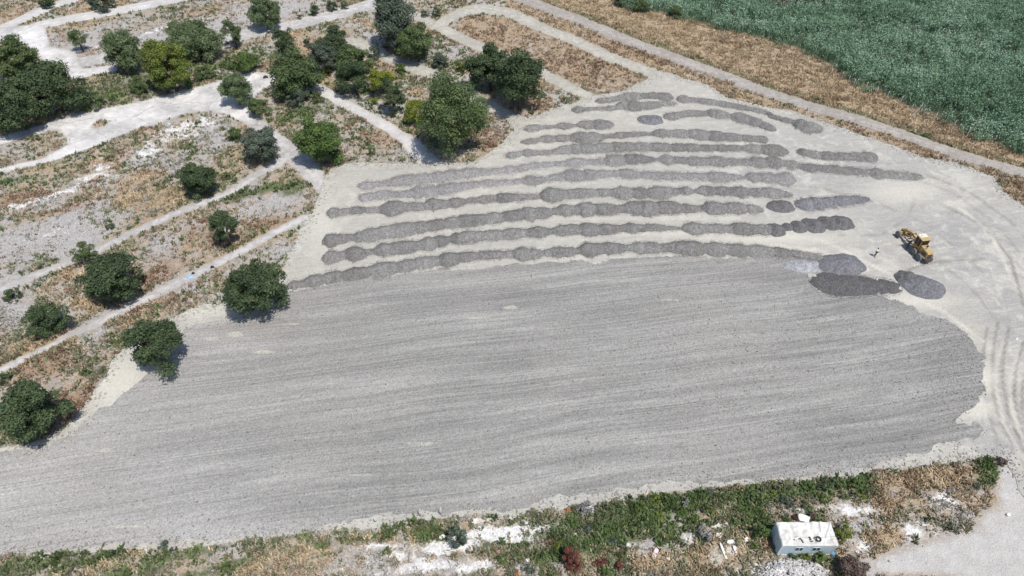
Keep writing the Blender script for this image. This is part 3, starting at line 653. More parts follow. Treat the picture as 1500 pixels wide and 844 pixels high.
ROWS = [
 ('topmost short gravel row, curving under the end of the dry grass island', 'p_mid', [(871, 148, 3), (890, 146, 5), (903, 144, 3.5), (915, 142, 7), (935, 140, 6), (950, 139.5, 4), (967, 140, 6.5), (980, 142, 6), (988, 143, 3)]),
 ('thin gravel arc beside the road verge, running down right into a wide lump', 'p_mid', [(990, 143, 4), (1005, 145, 5), (1020, 146, 3), (1030, 147, 4), (1060, 152, 4), (1090, 157, 3.5), (1125, 164, 3), (1131, 170, 3), (1150, 175, 3.5), (1163, 178, 4), (1172, 181, 8), (1185, 186, 9), (1197, 190, 8), (1203, 194, 3)]),
 ('second gravel row from the top, thin left end and one fat lump', 'p_mid', [(836, 160, 3), (846, 160, 5), (860, 159, 3), (875, 158, 3), (887, 158, 2.5), (893, 158, 4), (905, 157, 3), (912, 154, 6), (925, 155, 7.5), (950, 154, 6), (975, 151, 4), (993, 150, 2)]),
 ('short arc of rounded gravel lumps to the right of the small dark heap', 'p_mid', [(971, 171, 3), (985, 169.5, 6), (1000, 167, 3.5), (1012, 165, 5), (1025, 166, 4), (1035, 165, 2.5), (1042, 165, 6), (1050, 166, 6.5), (1069, 170, 3.5), (1080, 171, 7), (1093, 174, 7), (1108, 179, 6), (1122, 184, 5), (1134, 189, 4), (1138, 191, 1)]),
 ('short gravel row with a fat oval end, leftmost of the upper rows', 'p_mid', [(765, 188, 2), (772, 188, 4.5), (787, 186, 4), (810, 185, 2), (825, 184, 5), (843, 183, 2), (855, 182, 6), (875, 182, 7), (890, 181.5, 6.5), (900, 180, 1.5)]),
 ('first long gravel row below the small bluish heap, with two wide swellings', 'p_mid', [(761, 207, 2), (773, 207, 4), (790, 204, 3.5), (800, 203, 5.5), (825, 202, 5.5), (835, 201, 4.5), (850, 201, 8.5), (875, 201, 7), (890, 199, 2), (902, 198, 4.5), (925, 196, 4), (950, 195, 2), (958, 195, 4), (968, 194, 6.5), (985, 195, 5.5), (1000, 195, 6.5), (1020, 196, 7.5), (1050, 199, 7), (1087, 201, 5), (1112, 203, 4.5), (1122, 204, 5.5), (1127, 205, 2)]),
 ('evenly thick gravel row starting at the lot edge right of the biggest green tree', 'p_mid', [(737, 228, 2), (748, 227, 4.5), (765, 223, 3.5), (772, 223, 5), (795, 223, 3.5), (815, 221, 4), (832, 218, 7), (860, 217, 7), (900, 215, 7), (930, 214, 6), (955, 215, 6.5), (1000, 215, 6), (1030, 216, 5), (1075, 216, 4.5), (1086, 216, 3.5), (1100, 217, 6), (1130, 219, 8), (1145, 220.5, 8), (1157, 221, 2)]),
 ('isolated short gravel row on the right, just above the longest row', 'p_mid', [(1166, 222, 3), (1175, 222, 5), (1188, 224, 4.5), (1195, 226, 5.5), (1215, 228, 5), (1250, 229, 5), (1270, 229, 6.5), (1282, 229.5, 5.5), (1288, 230, 2)]),
 ('longest gravel row, pale at its left start and reaching farthest right', 'p_mid', [(521, 271, 2), (537, 271, 6), (560, 268, 3), (572, 266, 6), (600, 262, 7.5), (625, 261, 7), (647, 257, 7.5), (675, 253.5, 7), (700, 251, 6), (717, 250, 3), (750, 247, 4.5), (787, 241, 4), (825, 238.5, 3), (831, 238.5, 5), (842, 237, 6), (862, 236, 3.5), (885, 235, 4.5), (892, 235, 7.5), (912, 232, 6.5), (935, 231.5, 7), (957, 233, 2.5), (966, 233, 3.5), (977, 233, 7), (995, 233.5, 4), (1002, 233.5, 4.5), (1015, 235, 6.5), (1037, 235.5, 5.5), (1052, 235.5, 7), (1075, 236, 5), (1086, 235.5, 3.5), (1100, 236.5, 6.5), (1125, 237, 7), (1137, 237, 8.5), (1152, 239, 4.5), (1162, 241, 6.5), (1172, 243, 3.5), (1187, 245, 6), (1207, 246, 4.5), (1225, 247, 6), (1250, 250, 4.5), (1275, 251, 5), (1285, 253, 7.5), (1312, 256, 5), (1337, 257, 5.5), (1354, 258.5, 2)]),
 ('pale lilac gravel row just below the longest row, faded and flattened on the left', 'p_mid', [(520, 292, 2), (530, 289, 5), (550, 286, 6), (565, 284, 6.5), (587, 284.5, 3.5), (607, 281, 8), (625, 280, 8), (650, 276, 7.5), (672, 272, 7), (687, 270, 4.5), (712, 267, 5), (740, 266, 3), (764, 264, 2.5), (772, 263.5, 7), (790, 263, 5), (805, 261, 3), (822, 258, 5), (835, 256, 8.5), (850, 256, 8), (875, 254, 6), (897, 253.5, 3.5), (910, 253, 6), (925, 254, 6), (950, 256, 4.5), (975, 256.5, 5.5), (1000, 257, 5), (1025, 258, 4.5), (1045, 258.5, 7.5), (1062, 258.5, 7), (1080, 258.5, 3.5), (1091, 259, 1.5), (1100, 258.5, 6.5), (1125, 259.5, 6), (1140, 260, 7), (1155, 261, 9), (1167, 263.5, 3)]),
 ('left half of the sixth long gravel row, ending in a thin point at mid lot', 'p_mid', [(476, 312, 3), (485, 311, 7), (500, 310, 4.5), (515, 307, 5), (550, 307, 4), (555, 306, 5), (570, 305, 10), (582, 303.5, 9.5), (600, 302, 6), (625, 301, 6), (632, 298.5, 8.5), (650, 298.5, 6), (667, 296, 7), (685, 293.5, 3.5), (700, 292, 5), (720, 290, 4.5), (735, 289, 6.5), (765, 288, 5), (794, 286, 3)]),
 ('right half of the sixth long gravel row, starting with a bulky lump at mid lot', 'p_mid', [(788, 286, 4), (805, 285, 9.5), (825, 283.5, 7.5), (840, 283, 6), (855, 282, 7.5), (874, 281.5, 4), (885, 281.5, 5.5), (895, 281, 4.5), (910, 282, 8.5), (935, 282, 7), (962, 282, 8.5), (982, 280, 7), (993, 279, 3), (1007, 279, 6.5), (1018, 280, 1.5), (1032, 278.5, 7.5), (1047, 278.5, 4.5), (1060, 279, 6.5), (1073, 280, 5.5), (1085, 280, 7.5), (1100, 280.5, 5.5), (1125, 281.5, 7), (1145, 283, 6), (1163, 286, 2)]),
 ('thick gravel row with a rounded left end, stopping left of the dark oval heap', 'p_mid', [(470, 354, 3), (480, 352, 9), (497, 349, 7.5), (515, 346.5, 3.5), (525, 346, 7.5), (540, 343.5, 9.5), (552, 341, 7.5), (567, 338.5, 10), (577, 337, 9), (600, 334, 9), (625, 330.5, 7.5), (650, 327, 7), (675, 323.5, 9), (700, 321, 7), (725, 318.5, 7), (750, 315, 7), (775, 312, 9), (800, 310.5, 7), (810, 309, 4), (825, 307, 8), (840, 307, 5.5), (852, 306, 9.5), (870, 305.5, 8), (890, 306, 7.5), (912, 305, 5), (925, 303.5, 8), (942, 305, 10.5), (962, 303.5, 9), (982, 303, 8), (995, 304, 7.5), (1015, 305, 4.5), (1027, 303.5, 3), (1037, 304, 8.5), (1062, 304, 7.5), (1087, 304, 7.5), (1112, 306, 5), (1120, 306, 2)]),
 ('last but one gravel row, running right into the chain of dark rounded heaps', 'p_mid', [(469, 376, 3), (477, 376, 8), (487, 376, 8), (499, 374, 5.5), (515, 371, 10.5), (530, 370, 8), (545, 366.5, 2.5), (550, 367, 5), (560, 365, 9.5), (587, 362, 9), (607, 360, 9), (615, 358.5, 6.5), (630, 356, 9.5), (647, 352, 7.5), (659, 350, 4), (670, 348.5, 9.5), (687, 347, 9.5), (697, 345, 7.5), (725, 343.5, 7), (750, 341.5, 7), (775, 340, 6), (790, 339, 7.5), (805, 338.5, 4), (812, 337, 5), (822, 337, 7.5), (837, 335, 6.5), (857, 335, 9), (885, 335, 7.5), (905, 334, 5.5), (930, 333, 7), (945, 333, 4), (957, 332, 6), (975, 333.5, 3), (998, 333, 2), (1002, 333.5, 5), (1015, 333.5, 8.5), (1037, 334, 6.5), (1065, 334, 5.5), (1077, 334, 8.5), (1100, 335, 7), (1118, 335.5, 7.5), (1134, 335.5, 5)]),
 ('left part of the last gravel row, starting beside the round dark tree', 'p_mid', [(415, 418, 2), (430, 416, 6.5), (445, 415, 5), (457, 411, 9), (475, 407, 8), (500, 403.5, 7.5), (515, 401, 8), (537, 397, 8), (555, 395, 10.5), (570, 392, 9), (587, 390, 9), (612, 385, 9), (635, 382, 6.5), (652, 380, 9.5), (675, 376, 7.5), (700, 373.5, 6), (725, 372, 5.5), (757, 371, 5)]),
 ('right part of the last gravel row, thinning out towards the largest heap', 'p_mid', [(747, 371, 5), (765, 371, 9.5), (782, 370.5, 8), (795, 370, 3), (810, 368.5, 7.5), (832, 368, 6.5), (848, 366, 5), (860, 365, 9.5), (875, 363.5, 7.5), (890, 362, 8), (905, 363, 6), (925, 362, 5), (937, 362, 9), (962, 362, 7), (978, 362, 5), (995, 362, 10), (1025, 363, 9.5), (1033, 363, 7), (1045, 364, 9), (1075, 365, 8), (1087, 366, 9), (1105, 367, 8), (1125, 367, 7), (1150, 369, 5.5), (1185, 374, 5), (1212, 379, 4)]),
 ('bluish gravel row tapering to a thin tail, right of the dark oval heap', 'p_blue', [(1163, 299, 4), (1180, 299, 8), (1197, 297, 8.5), (1210, 296, 6), (1220, 295, 7), (1245, 292, 6), (1265, 291, 4.5), (1277, 291, 2)]),
]
for i, (lb, mt, pts) in enumerate(ROWS): windrow(lb, pts, mt, seed=100 + i * 7, wk={0: .86, 2: .92, 5: .98, 6: 1.02}.get(i, 1.02 if i < 5 else 1.16), hk=.36 if i in (8, 9) else .54, fade={8: ([520, 560, 760, 880, 890], [.95, .6, .75, .6, 0]), 9: ([520, 560, 750, 760, 1100, 1170], [1, .5, .8, .45, .35, .5]), 6: ([737, 830, 900], [.4, .3, 0]), 4: ([765, 850], [.5, 0])}.get(i))
heap('small low bluish heap above the first long row, left end of the arc of lumps', 953, 174.5, 19, 6.5, 'p_blue', .5, 3)
heap('dark oval heap left of the tapering bluish row', 1145, 300.5, 20, 8.5, 'p_dark', .4, 5)
heap('leftmost and roundest heap of the chain at the end of the last but one row', 1137, 335, 14, 9.5, 'p_dark', .4, 7)
heap('smallest heap in the chain of dark heaps', 1154, 331.5, 9, 6, 'p_dark', .45, 9)
heap('third heap of the dark chain, just right of its smallest heap', 1170, 330.5, 13, 8.5, 'p_dark', .45, 11)
heap('broad middle heap of the dark chain, fourth from its left end', 1192, 329, 17, 10.5, 'p_dark', .4, 13)
heap('fifth heap of the dark chain, overlapped by its last heap', 1214, 325.5, 15, 10, 'p_dark', .4, 15)
heap('last heap at the right end of the dark chain', 1233, 325, 17, 10.5, 'p_dark', .4, 17)
heap('largest smooth bluish gravel heap, oval, left of the walking person', 1235, 387, 32, 16, 'p_blue', .36, 19)
heap('small bluish heap merging into the left flank of the largest heap', 1211, 389, 12, 9, 'p_blue', .4, 21)
heap('low whitish gravel heap between the spread gravel and the largest heap', 1178, 388.5, 27, 9.5, 'p_white', .42, 23)
heap('small heap forming the upper left shoulder of the pointed right heap', 1332, 408, 18, 13, 'p_dark', .6, 27)
heap('pointed grey gravel heap with streaked sides, furthest right below the grader', 1352, 419, 30, 17, 'p_blue', .55, 29, rot=-.12)
windrow('long flattened dark gravel heap with wheel streaks, tapering right', [(1184, 411, 3), (1192, 412, 8), (1202, 413, 12), (1215, 414, 15), (1230, 415, 15), (1250, 415.5, 14.5), (1270, 417, 12), (1290, 418, 9.5), (1305, 419, 8.5), (1322, 419, 6)], 'p_flat', 'heaps of tipped gravel', 'gravel_heap', 333, .16, lumpy=False)['category'] = 'gravel heap'

# ------------------------------------------------------------ foliage
def leaf_faces(C, N, size, rs, aspect=1.6, jitter=.6):
    """diamond-ish quads at C facing N"""
    n = len(C)
    N = N + rs.normal(0, jitter, (n, 3)); N /= np.linalg.norm(N, axis=1)[:, None] + 1e-9
    A = np.cross(N, rs.normal(0, 1, (n, 3))); A /= np.linalg.norm(A, axis=1)[:, None] + 1e-9
    B = np.cross(N, A)
    s = size * rs.uniform(.6, 1.3, n)[:, None]
    a = A * s * aspect * .5; b = B * s * .5
    V = np.stack([C - a, C - b * .9 + a * .1, C + a, C + b * .9 + a * .1], 1).reshape(-1, 3)
    F = np.arange(n * 4).reshape(n, 4)
    return V, F

KINDS = {'dark': 'lf_dark', 'mid': 'lf_mid', 'willow': 'lf_pale', 'yellow': 'lf_yellow', 'olive': 'lf_olive', 'bright': 'lf_bright', 'blue': 'lf_blue', 'red': 'lf_red', 'brown': 'lf_brown', 'grey': 'lf_grey', 'orange': 'lf_orange'}
def tree(label, cx, cy, w, h, kind='dark', seed=0, trunk=True, dens=1.0, gap=.3, cat='tree', name=None, leaf=None, lean=0, group=None):
    rs = np.random.RandomState(seed * 13 + 7)
    s = scale(cy); phi = math.radians(45) - math.atan((422 - cy) / FPX)
    a = w / 2 / s; Hh = h / 2 / s
    b2 = max((Hh ** 2 - (a * sin(phi)) ** 2), 0) ** .5 / cos(phi)
    b = min(max(b2, .62 * a), 1.5 * a)
    a *= .97; b *= 1.0
    clear = (.04 * b + .1) if trunk else 0
    hc = b * (.86 if trunk else .72) + clear
    X, Y = G(cx, cy, hc)
    big = a > 2.2
    nc = int(np.clip(14 + a * a * 2.2, 14, 75)) if trunk or big else int(10 + a * 8)
    # clumps spread through the crown's volume
    d = rs.normal(0, 1, (nc, 3)); d /= np.linalg.norm(d, axis=1)[:, None]
    d[:, 2] = np.where(d[:, 2] < -.8, -d[:, 2] * .8, d[:, 2])
    rr = rs.uniform(.42, .84, nc)[:, None]
    ns_ = 1 + (vnoise(d[:, 0] * 1.7 + 9, d[:, 1] * 1.7 + d[:, 2], 1, seed + 3) - .5)[:, None] * .72
    lob = d * rr * ns_ * np.array([a, a * .95, b])
    q_ = np.linalg.norm(lob / np.array([a, a, b]), axis=1)[:, None]; lob *= np.minimum(1, .84 / q_)
    if kind == 'willow': lob[:, 2] *= .9
    cr = rs.uniform(.15, .33, nc) * (a * a * b) ** (1 / 3)
    lob[:, 0] += lean * lob[:, 2]
    area = nc * 4 * pi * (cr.mean() ** 2)
    lf = leaf or float(np.clip(.05 * a, .15, .27))
    n = int(np.clip(area / (lf * lf) * .95 * dens, 350, 22000))
    ci = rs.choice(nc, n, p=cr ** 2 / (cr ** 2).sum())
    dd = rs.normal(0, 1, (n, 3)); dd /= np.linalg.norm(dd, axis=1)[:, None]
    dd[:, 2] = np.where(dd[:, 2] < -.2, np.abs(dd[:, 2]) * rs.choice([1, 1, -1], n), dd[:, 2])
    rad = cr[ci][:, None] * rs.uniform(.55, 1.08, n)[:, None] * (1 + .25 * (vnoise(dd[:, 0] * 3 + ci, dd[:, 1] * 3, 1, seed) - .5)[:, None])
    C = lob[ci] + dd * rad * np.array([1, 1, .8])
    C[:, 2] = np.maximum(C[:, 2], -hc + .12)
    N = dd + np.array([0, 0, .35])
    asp = 1.5
    if kind == 'willow':
        C[:, 2] -= np.abs(rs.normal(0, .25, n)) * a * .3; asp = 3.2; N[:, 2] *= .3
        C[:, 2] = np.maximum(C[:, 2], -hc + .15)
    V, F = leaf_faces(C, N, lf if kind != 'willow' else lf * .75, rs, asp)
    ct = rs.uniform(0, 1, nc)
    tint = np.clip(.5 * ct[ci] + .5 * rs.uniform(0, 1, n) ** 1.3, 0, 1)
    nm = name or ('tree' if trunk else 'shrub')
    t = empty(nm, (X, Y, 0)); tag(t, label, cat, group)
    if trunk:
        me = npmesh('crown', V + np.array([0, 0, hc]), F, {'tint': ('FACE', tint)})
        link('crown', me, M[KINDS[kind]], t)
        m = MB(); r0 = .05 * a + .06
        top = Vector((0, 0, hc * .75)); m.tube((0, 0, -.1), (0.0, 0, clear + .2), r0 * 1.25, r0, 9); m.tube((0, 0, clear + .15), top, r0, r0 * .55, 8)
        for k in range(7):
            j = rs.randint(nc); e = Vector(lob[j]) + Vector((0, 0, hc)); st = Vector((0, 0, clear + (hc - clear) * rs.uniform(.05, .6)))
            mid_ = st.lerp(e, .5) + Vector((0, 0, .12 * b)); m.tube(st, mid_, r0 * .45, r0 * .3, 6, False); m.tube(mid_, e, r0 * .3, r0 * .1, 6, False)
        m.build('trunk', M['bark'], t, True)
    else:
        me = npmesh('foliage', V + np.array([0, 0, hc]), F, {'tint': ('FACE', tint)})
        link('foliage', me, M[KINDS[kind]], t)
        m = MB()
        for k in range(6):
            j = rs.randint(nc); e = Vector(lob[j]) * .8 + Vector((0, 0, hc)); m.tube((rs.uniform(-.1, .1), rs.uniform(-.1, .1), -.05), e, .035 + .01 * a, .012, 5, False)
        m.build('stem', M['bark'], t, True)
    return t

TREES = [  # label, x, y, w, h, kind, trunk, density
 ('dense dark tree at the left photo edge, rearmost of the clump above the white yard', 24, 88, 62, 62, 'mid', 1, 1),
 ('broad dark tree at the right of the clump on the left photo edge', 73, 128, 86, 80, 'dark', 1, 1.1),
 ('big dark tree at the lower left of the clump beside the white yard', 17, 152, 84, 86, 'dark', 1, 1.1),
 ('small leaning grey green tree on the old paving between bare strips', 113, 56, 27, 38, 'willow', 1, .8),
 ('light green rounded tree on the far bare paving left of the olive coloured tree', 182, 75, 54, 60, 'willow', 1, 1.1),
 ('large olive coloured tree standing at the edge of the white yard', 246, 98, 62, 72, 'olive', 1, 1.1),
 ('wide drooping grey green tree behind the olive coloured tree', 288, 60, 72, 56, 'willow', 1, 1.1),
 ('small tree at the upper left shoulder of the wide drooping tree', 257, 44, 32, 32, 'willow', 1, 1),
 ('slim green tree right of the wide drooping tree, by the far lane', 341, 49, 30, 44, 'mid', 1, 1),
 ('weeping willow cut by the top edge of the photo', 387, 18, 46, 50, 'willow', 1, 1.3),
 ('small round dark shrub beside the far lane, right of the weeping willow', 461, 15, 20, 19, 'dark', 0, 1),
 ('low wide dark shrub beside the far lane, cut near the top edge', 487, 9, 22, 18, 'dark', 0, 1),
 ('tiny green shrub at the right end of the shrubs by the far lane', 504, 7, 14, 16, 'mid', 0, 1),
 ('tiny upright shrub between the weeping willow and the round dark shrub', 439, 25, 9, 10, 'mid', 0, 1),
 ('dark green shrubby tree at the upper left of the central grove', 418, 62, 38, 46, 'dark', 1, 1),
 ('small round dark bush alone in dry grass above the central grove', 450, 62, 16, 18, 'dark', 0, 1),
 ('dark tree at the top of the central grove', 488, 64, 48, 44, 'dark', 1, 1),
 ('spreading mid green tree at the left of the central grove, hanging over the white lane', 431, 108, 78, 66, 'mid', 1, 1),
 ('greyish green tree in the heart of the central grove', 472, 84, 42, 44, 'blue', 1, 1),
 ('green tree in the upper middle of the central grove', 515, 88, 58, 46, 'mid', 1, 1),
 ('dark green tree above the white lane in the lower central grove', 519, 113, 48, 52, 'dark', 1, 1),
 ('yellow leaved tree, brightest tree of the central grove', 556, 120, 38, 42, 'yellow', 1, 1),
 ('dark conical tree just right of the yellow leaved tree', 576, 142, 34, 52, 'dark', 1, 1.1),
 ('sparse yellowish tree between the dark conical tree and the big green tree', 607, 162, 42, 40, 'yellow', 1, .6),
 ('small yellow shrub at the left foot of the central grove', 476, 104, 16, 24, 'yellow', 0, .8),
 ('small yellow shrub under the yellow leaved tree', 549, 149, 18, 14, 'yellow', 0, .9),
 ('small bright green bush beside the cream track right of the central grove', 586, 101, 23, 18, 'bright', 0, 1),
 ('dull green bush on the right rim of the central grove', 549, 78, 24, 22, 'blue', 0, 1),
 ('tallest dark tree standing at the top centre by the track junction', 577, 30, 62, 80, 'blue', 1, 1.15),
 ('spreading green tree at the right side of the tallest dark tree', 611, 64, 52, 52, 'mid', 1, 1),
 ('low dark bush with bare twigs right of the top centre trees', 645, 90, 36, 28, 'blue', 0, 1),
 ('narrow dark shrub by the upper bend of the cream track', 639, 17, 14, 26, 'dark', 0, 1),
 ('small bush left of the narrow dark shrub by the track bend', 624, 20, 16, 12, 'dark', 0, 1),
 ('grey green bush between the low dark bush and the paired dark trees', 675, 98, 22, 20, 'olive', 0, .9),
 ('left tree of the dark pair above the gravel lot', 718, 103, 62, 60, 'dark', 1, 1.15),
 ('right tree of the dark pair above the gravel lot', 761, 120, 66, 82, 'dark', 1, 1.15),
 ('biggest green tree at the upper edge of the gravel lot with an uneven crown', 660, 172, 88, 104, 'mid', 1, 1.2),
 ('side crown tree leaning right of the biggest green tree', 702, 162, 32, 46, 'mid', 1, .8),
 ('pale willow shrub standing on the edge of the white yard', 344, 129, 48, 52, 'willow', 1, 1.1),
 ('round green bush at the right foot of the pale willow shrub', 378, 157, 38, 38, 'mid', 0, 1.1),
 ('dark blue green tree beside the grey lane junction', 381, 213, 62, 60, 'blue', 1, 1.1),
 ('small bright bush up left of the dark blue green tree', 343, 197, 26, 26, 'bright', 0, 1),
 ('bright green rounded tree next to the grey lane above the lot corner', 470, 208, 74, 76, 'bright', 1, 1.2),
 ('tiny bright green weed bush in dry grass below the white lane', 544, 222, 16, 18, 'bright', 0, 1),
 ('compact black green tree alone on the dry plain', 291, 262, 62, 62, 'dark', 1, 1.3),
 ('small spiky green shrub on the pale bare plain', 160, 330, 18, 18, 'mid', 0, .9),
 ('oval dark tree between the two lower grey lanes', 329, 335, 48, 64, 'dark', 1, 1.2),
 ('smaller dark green tree at the upper left of the pair crossing the grey lane', 125, 370, 42, 38, 'mid', 1, 1),
 ('large dark spreading tree between the grey lanes at the left', 162, 410, 88, 86, 'dark', 1, 1.2),
 ('small round bush near the left photo edge', 17, 433, 30, 26, 'dark', 0, 1),
 ('dark open tree left of the lowest grey lane', 67, 467, 68, 64, 'dark', 1, .9),
 ('round dark green tree on the corner where the gravel rows begin', 377, 424, 90, 90, 'dark', 1, 1.2),
 ('ragged green tree casting leafy shade on the cream slope at the left', 229, 505, 90, 94, 'dark', 1, .85),
 ('big dark tree at the left photo edge beside the spread gravel', 44, 602, 98, 104, 'dark', 1, 1.2),
 ('tiny round green bush in dry weeds near the cream slope', 125, 544, 22, 18, 'mid', 0, 1),
 ('small dark bush at the left photo edge above the lowest big tree', 3, 556, 26, 24, 'dark', 0, 1),
 ('low green bush below the olive tree and left of it', 205, 126, 38, 30, 'mid', 0, 1),
 ('dense bush at the right foot of the olive tree', 298, 108, 36, 26, 'mid', 0, 1),
 ('wide low green bush above the pale willow shrub', 358, 93, 50, 26, 'bright', 0, 1),
 ('low green bush at the near rim of the far weed belt, by the left clump', 135, 150, 40, 22, 'mid', 0, .8),
 ('small bush half under the olive tree crown', 278, 122, 20, 18, 'bright', 0, 1),
 ('flat grey green bush under the spreading tree by the white lane', 464, 142, 26, 22, 'mid', 0, .9),
 ('flat dark bush under the left of the central grove', 438, 142, 46, 20, 'blue', 0, .9),
 ('small green bush right of the black green tree on the plain', 330, 258, 18, 16, 'mid', 0, .9),
 ('dark hedge bush at the far end of the road, rising beside the reeds', 940, 8, 34, 20, 'mid', 0, 1.1),
 ('dark bush under the reeds front at the far left of the reed field', 910, 2, 26, 18, 'dark', 0, 1.1),
 ('dark bush right of the hedge bush, merging into the reeds', 990, 18, 30, 18, 'mid', 0, 1.0),
 ('dark bush at the top left corner of the photo', 68, 4, 30, 14, 'dark', 0, 1.1),
 ('grey blue bush at the top edge right of the dark corner bush', 146, 4, 44, 22, 'blue', 0, 1.1),
 ('bluish green bush on white ground at the bottom centre', 668, 786, 34, 38, 'blue', 0, 1.1),
 ('dark red dried shrub, largest of the red ones at the bottom edge', 837, 821, 34, 36, 'red', 0, 1.2),
 ('small dark red dried shrub right of the largest red shrub', 880, 826, 22, 16, 'red', 0, 1),
 ('narrow dark red dried shrub, rightmost of the red ones at the bottom edge', 907, 829, 15, 22, 'red', 0, 1),
 ('bright green bush between the red dried shrubs and the bottom edge', 888, 840, 26, 16, 'bright', 0, 1),
 ('wide dark brown dead bush at the bottom right of the white cabin', 1248, 838, 60, 26, 'brown', 0, 1.1),
 ('leafy green bush in front of the white cabin wall, the biggest there', 1202, 815, 30, 16, 'bright', 0, 1.2),
 ('small bush in front of the white cabin between two others', 1179, 814, 18, 12, 'olive', 0, 1),
 ('grey green bush at the left of the bushes before the cabin', 1161, 815, 17, 12, 'mid', 0, 1),
 ('round green bush up left of the white cabin, biggest of that group', 1116, 778, 26, 32, 'bright', 0, 1),
 ('small round green bush left of the bushes beside the cabin', 1077, 766, 16, 16, 'bright', 0, 1),
 ('dull green bush between two round green bushes near the cabin', 1093, 766, 13, 13, 'mid', 0, 1),
 ('green bush on rubble directly left of the cabin', 1105, 799, 18, 16, 'bright', 0, 1),
 ('small green bush above the back wall of the cabin', 1152, 763, 16, 8, 'bright', 0, 1),
 ('dark red weedy bush above the back wall of the cabin', 1164, 758, 8, 14, 'red', 0, 1),
 ('grey brown bush behind the cabin right of the white boulder', 1190, 757, 16, 16, 'brown', 0, 1),
 ('round bright bush in the lower band left of the rubble', 1017, 764, 22, 20, 'bright', 0, 1),
 ('brown dry bush at the right tip of the lower weed band', 1466, 676, 22, 12, 'brown', 0, 1),
 ('green bush at the right end of the lower weed band', 1449, 683, 20, 16, 'bright', 0, 1),
 ('grey twiggy bush on rubble, left of the pale slabs', 1032, 783, 34, 22, 'grey', 0, .8),
 ('orange dry clump on the upper rim of the lower weed band', 833, 748, 9, 8, 'orange', 0, 1),
 ('grey twiggy bush on the rim of the lower weed band near the orange clump', 857, 745, 30, 18, 'grey', 0, .8),
 ('pale grey twiggy bush standing in the green weed band', 1004, 736, 13, 16, 'grey', 0, .8),
 ('blue green upright weed bush on the lot edge at the lower left', 240, 798, 20, 12, 'blue', 0, 1),
 ('small pale green bush at the right of the cabin', 1238, 777, 30, 34, 'olive', 0, .7),
 ('round dark bush in dry grass at the lower right', 1430, 712, 14, 12, 'blue', 0, 1),
 ('dark brown thicket cut by the top edge, left of the gap in the reeds', 1142, 4, 34, 18, 'brown', 0, 1.1),
 ('dark thicket at the top edge in the middle of the reed gap', 1180, 0, 36, 14, 'dark', 0, 1.1),
 ('dark brown thicket at the top edge, right end of the reed gap', 1218, -1, 34, 12, 'brown', 0, 1.1),
 ('orange dry clump cut by the bottom edge of the photo', 757, 842, 12, 9, 'orange', 0, 1),
]
for i, (lb, x, y, ww, hh, kd, tk, dn) in enumerate(TREES):
    nm = 'tree' if tk else 'bush'
    if tk and 395 < x < 800 and y < 185: ww *= 1.13; hh *= 1.10
    elif tk and y < 150: ww *= 1.06; hh *= 1.06
    tree(lb, x, y, ww, hh, kd, i + 1, bool(tk), dn, cat='tree' if tk else 'bush', name=nm)
# bushes along the upper rim of the green weed band
BANDB = [(905, 742, 26), (935, 738, 20), (960, 731, 24), (985, 728, 22), (1012, 722, 20), (1040, 720, 24), (1068, 724, 20), (1100, 717, 24), (1128, 716, 20), (1152, 713, 24), (1180, 710, 24), (1205, 709, 20), (1228, 706, 24), (1252, 707, 22), (1264, 722, 22), (1235, 724, 20), (1205, 728, 20), (1150, 732, 24), (1120, 736, 18), (1085, 738, 20), (960, 752, 26), (930, 765, 26), (890, 770, 26), (860, 772, 26), (880, 755, 24), (840, 765, 24), (820, 800, 22), (790, 812, 26), (860, 796, 22), (900, 790, 22), (760, 800, 24), (735, 818, 22), (1040, 742, 18), (1180, 738, 18), (1000, 750, 20), (775, 832, 22), (810, 835, 20)]
proto = {}
rnd = random.Random(5)
for i, (x, y, ww) in enumerate(BANDB):
    k = ('mid', 'bright', 'olive', 'mid', 'bright', 'blue')[i % 6]
    lab = 'low leafy bush merging with others in the green weed band below the gravel lot'
    if k not in proto:
        t = tree(lab, x, y, 24, 16, k, 300 + i, False, 1, cat='bush', name='bush', group='bushes merging in the green weed band'); proto[k] = t
    else:
        src = proto[k]; t = src.copy(); col.objects.link(t)
        for ch in src.children:
            c = ch.copy(); col.objects.link(c); c.parent = t
    gx_, gy_ = G(x, y + 5); t.location = (gx_, gy_, 0); t.rotation_euler = (0, 0, rnd.uniform(0, 6.28)); f_ = ww / 24 * rnd.uniform(.85, 1.1); t.scale = (f_, f_, f_ * rnd.uniform(.7, 1.1))

# ------------------------------------------------------------ reeds, dry grass, weeds: ground cover nobody could count
def blades(X, Y, h, nb, spread, wid, rs, base=.1):
    """nb blades for every tuft"""
    n = len(X); X = np.repeat(X, nb); Y = np.repeat(Y, nb); h = np.repeat(h, nb); m = len(X)
    th = rs.uniform(0, 2 * pi, m); sp = np.abs(rs.normal(0, 1, m)) * spread
    bx = X + rs.normal(0, base, m); by = Y + rs.normal(0, base, m)
    hh = h * rs.uniform(.6, 1.15, m)
    tx, ty = bx + np.cos(th) * sp, by + np.sin(th) * sp
    wx, wy = -np.sin(th) * wid, np.cos(th) * wid
    mx, my = bx + np.cos(th) * sp * .35, by + np.sin(th) * sp * .35
    V = np.stack([np.c_[bx - wx * .5, by - wy * .5, np.zeros(m)], np.c_[bx + wx * .5, by + wy * .5, np.zeros(m)],
                  np.c_[mx + wx, my + wy, hh * .62], np.c_[tx, ty, hh], np.c_[mx - wx, my - wy, hh * .62]], 1).reshape(-1, 3)
    F = np.arange(m * 5).reshape(m, 5)
    return V, F, m
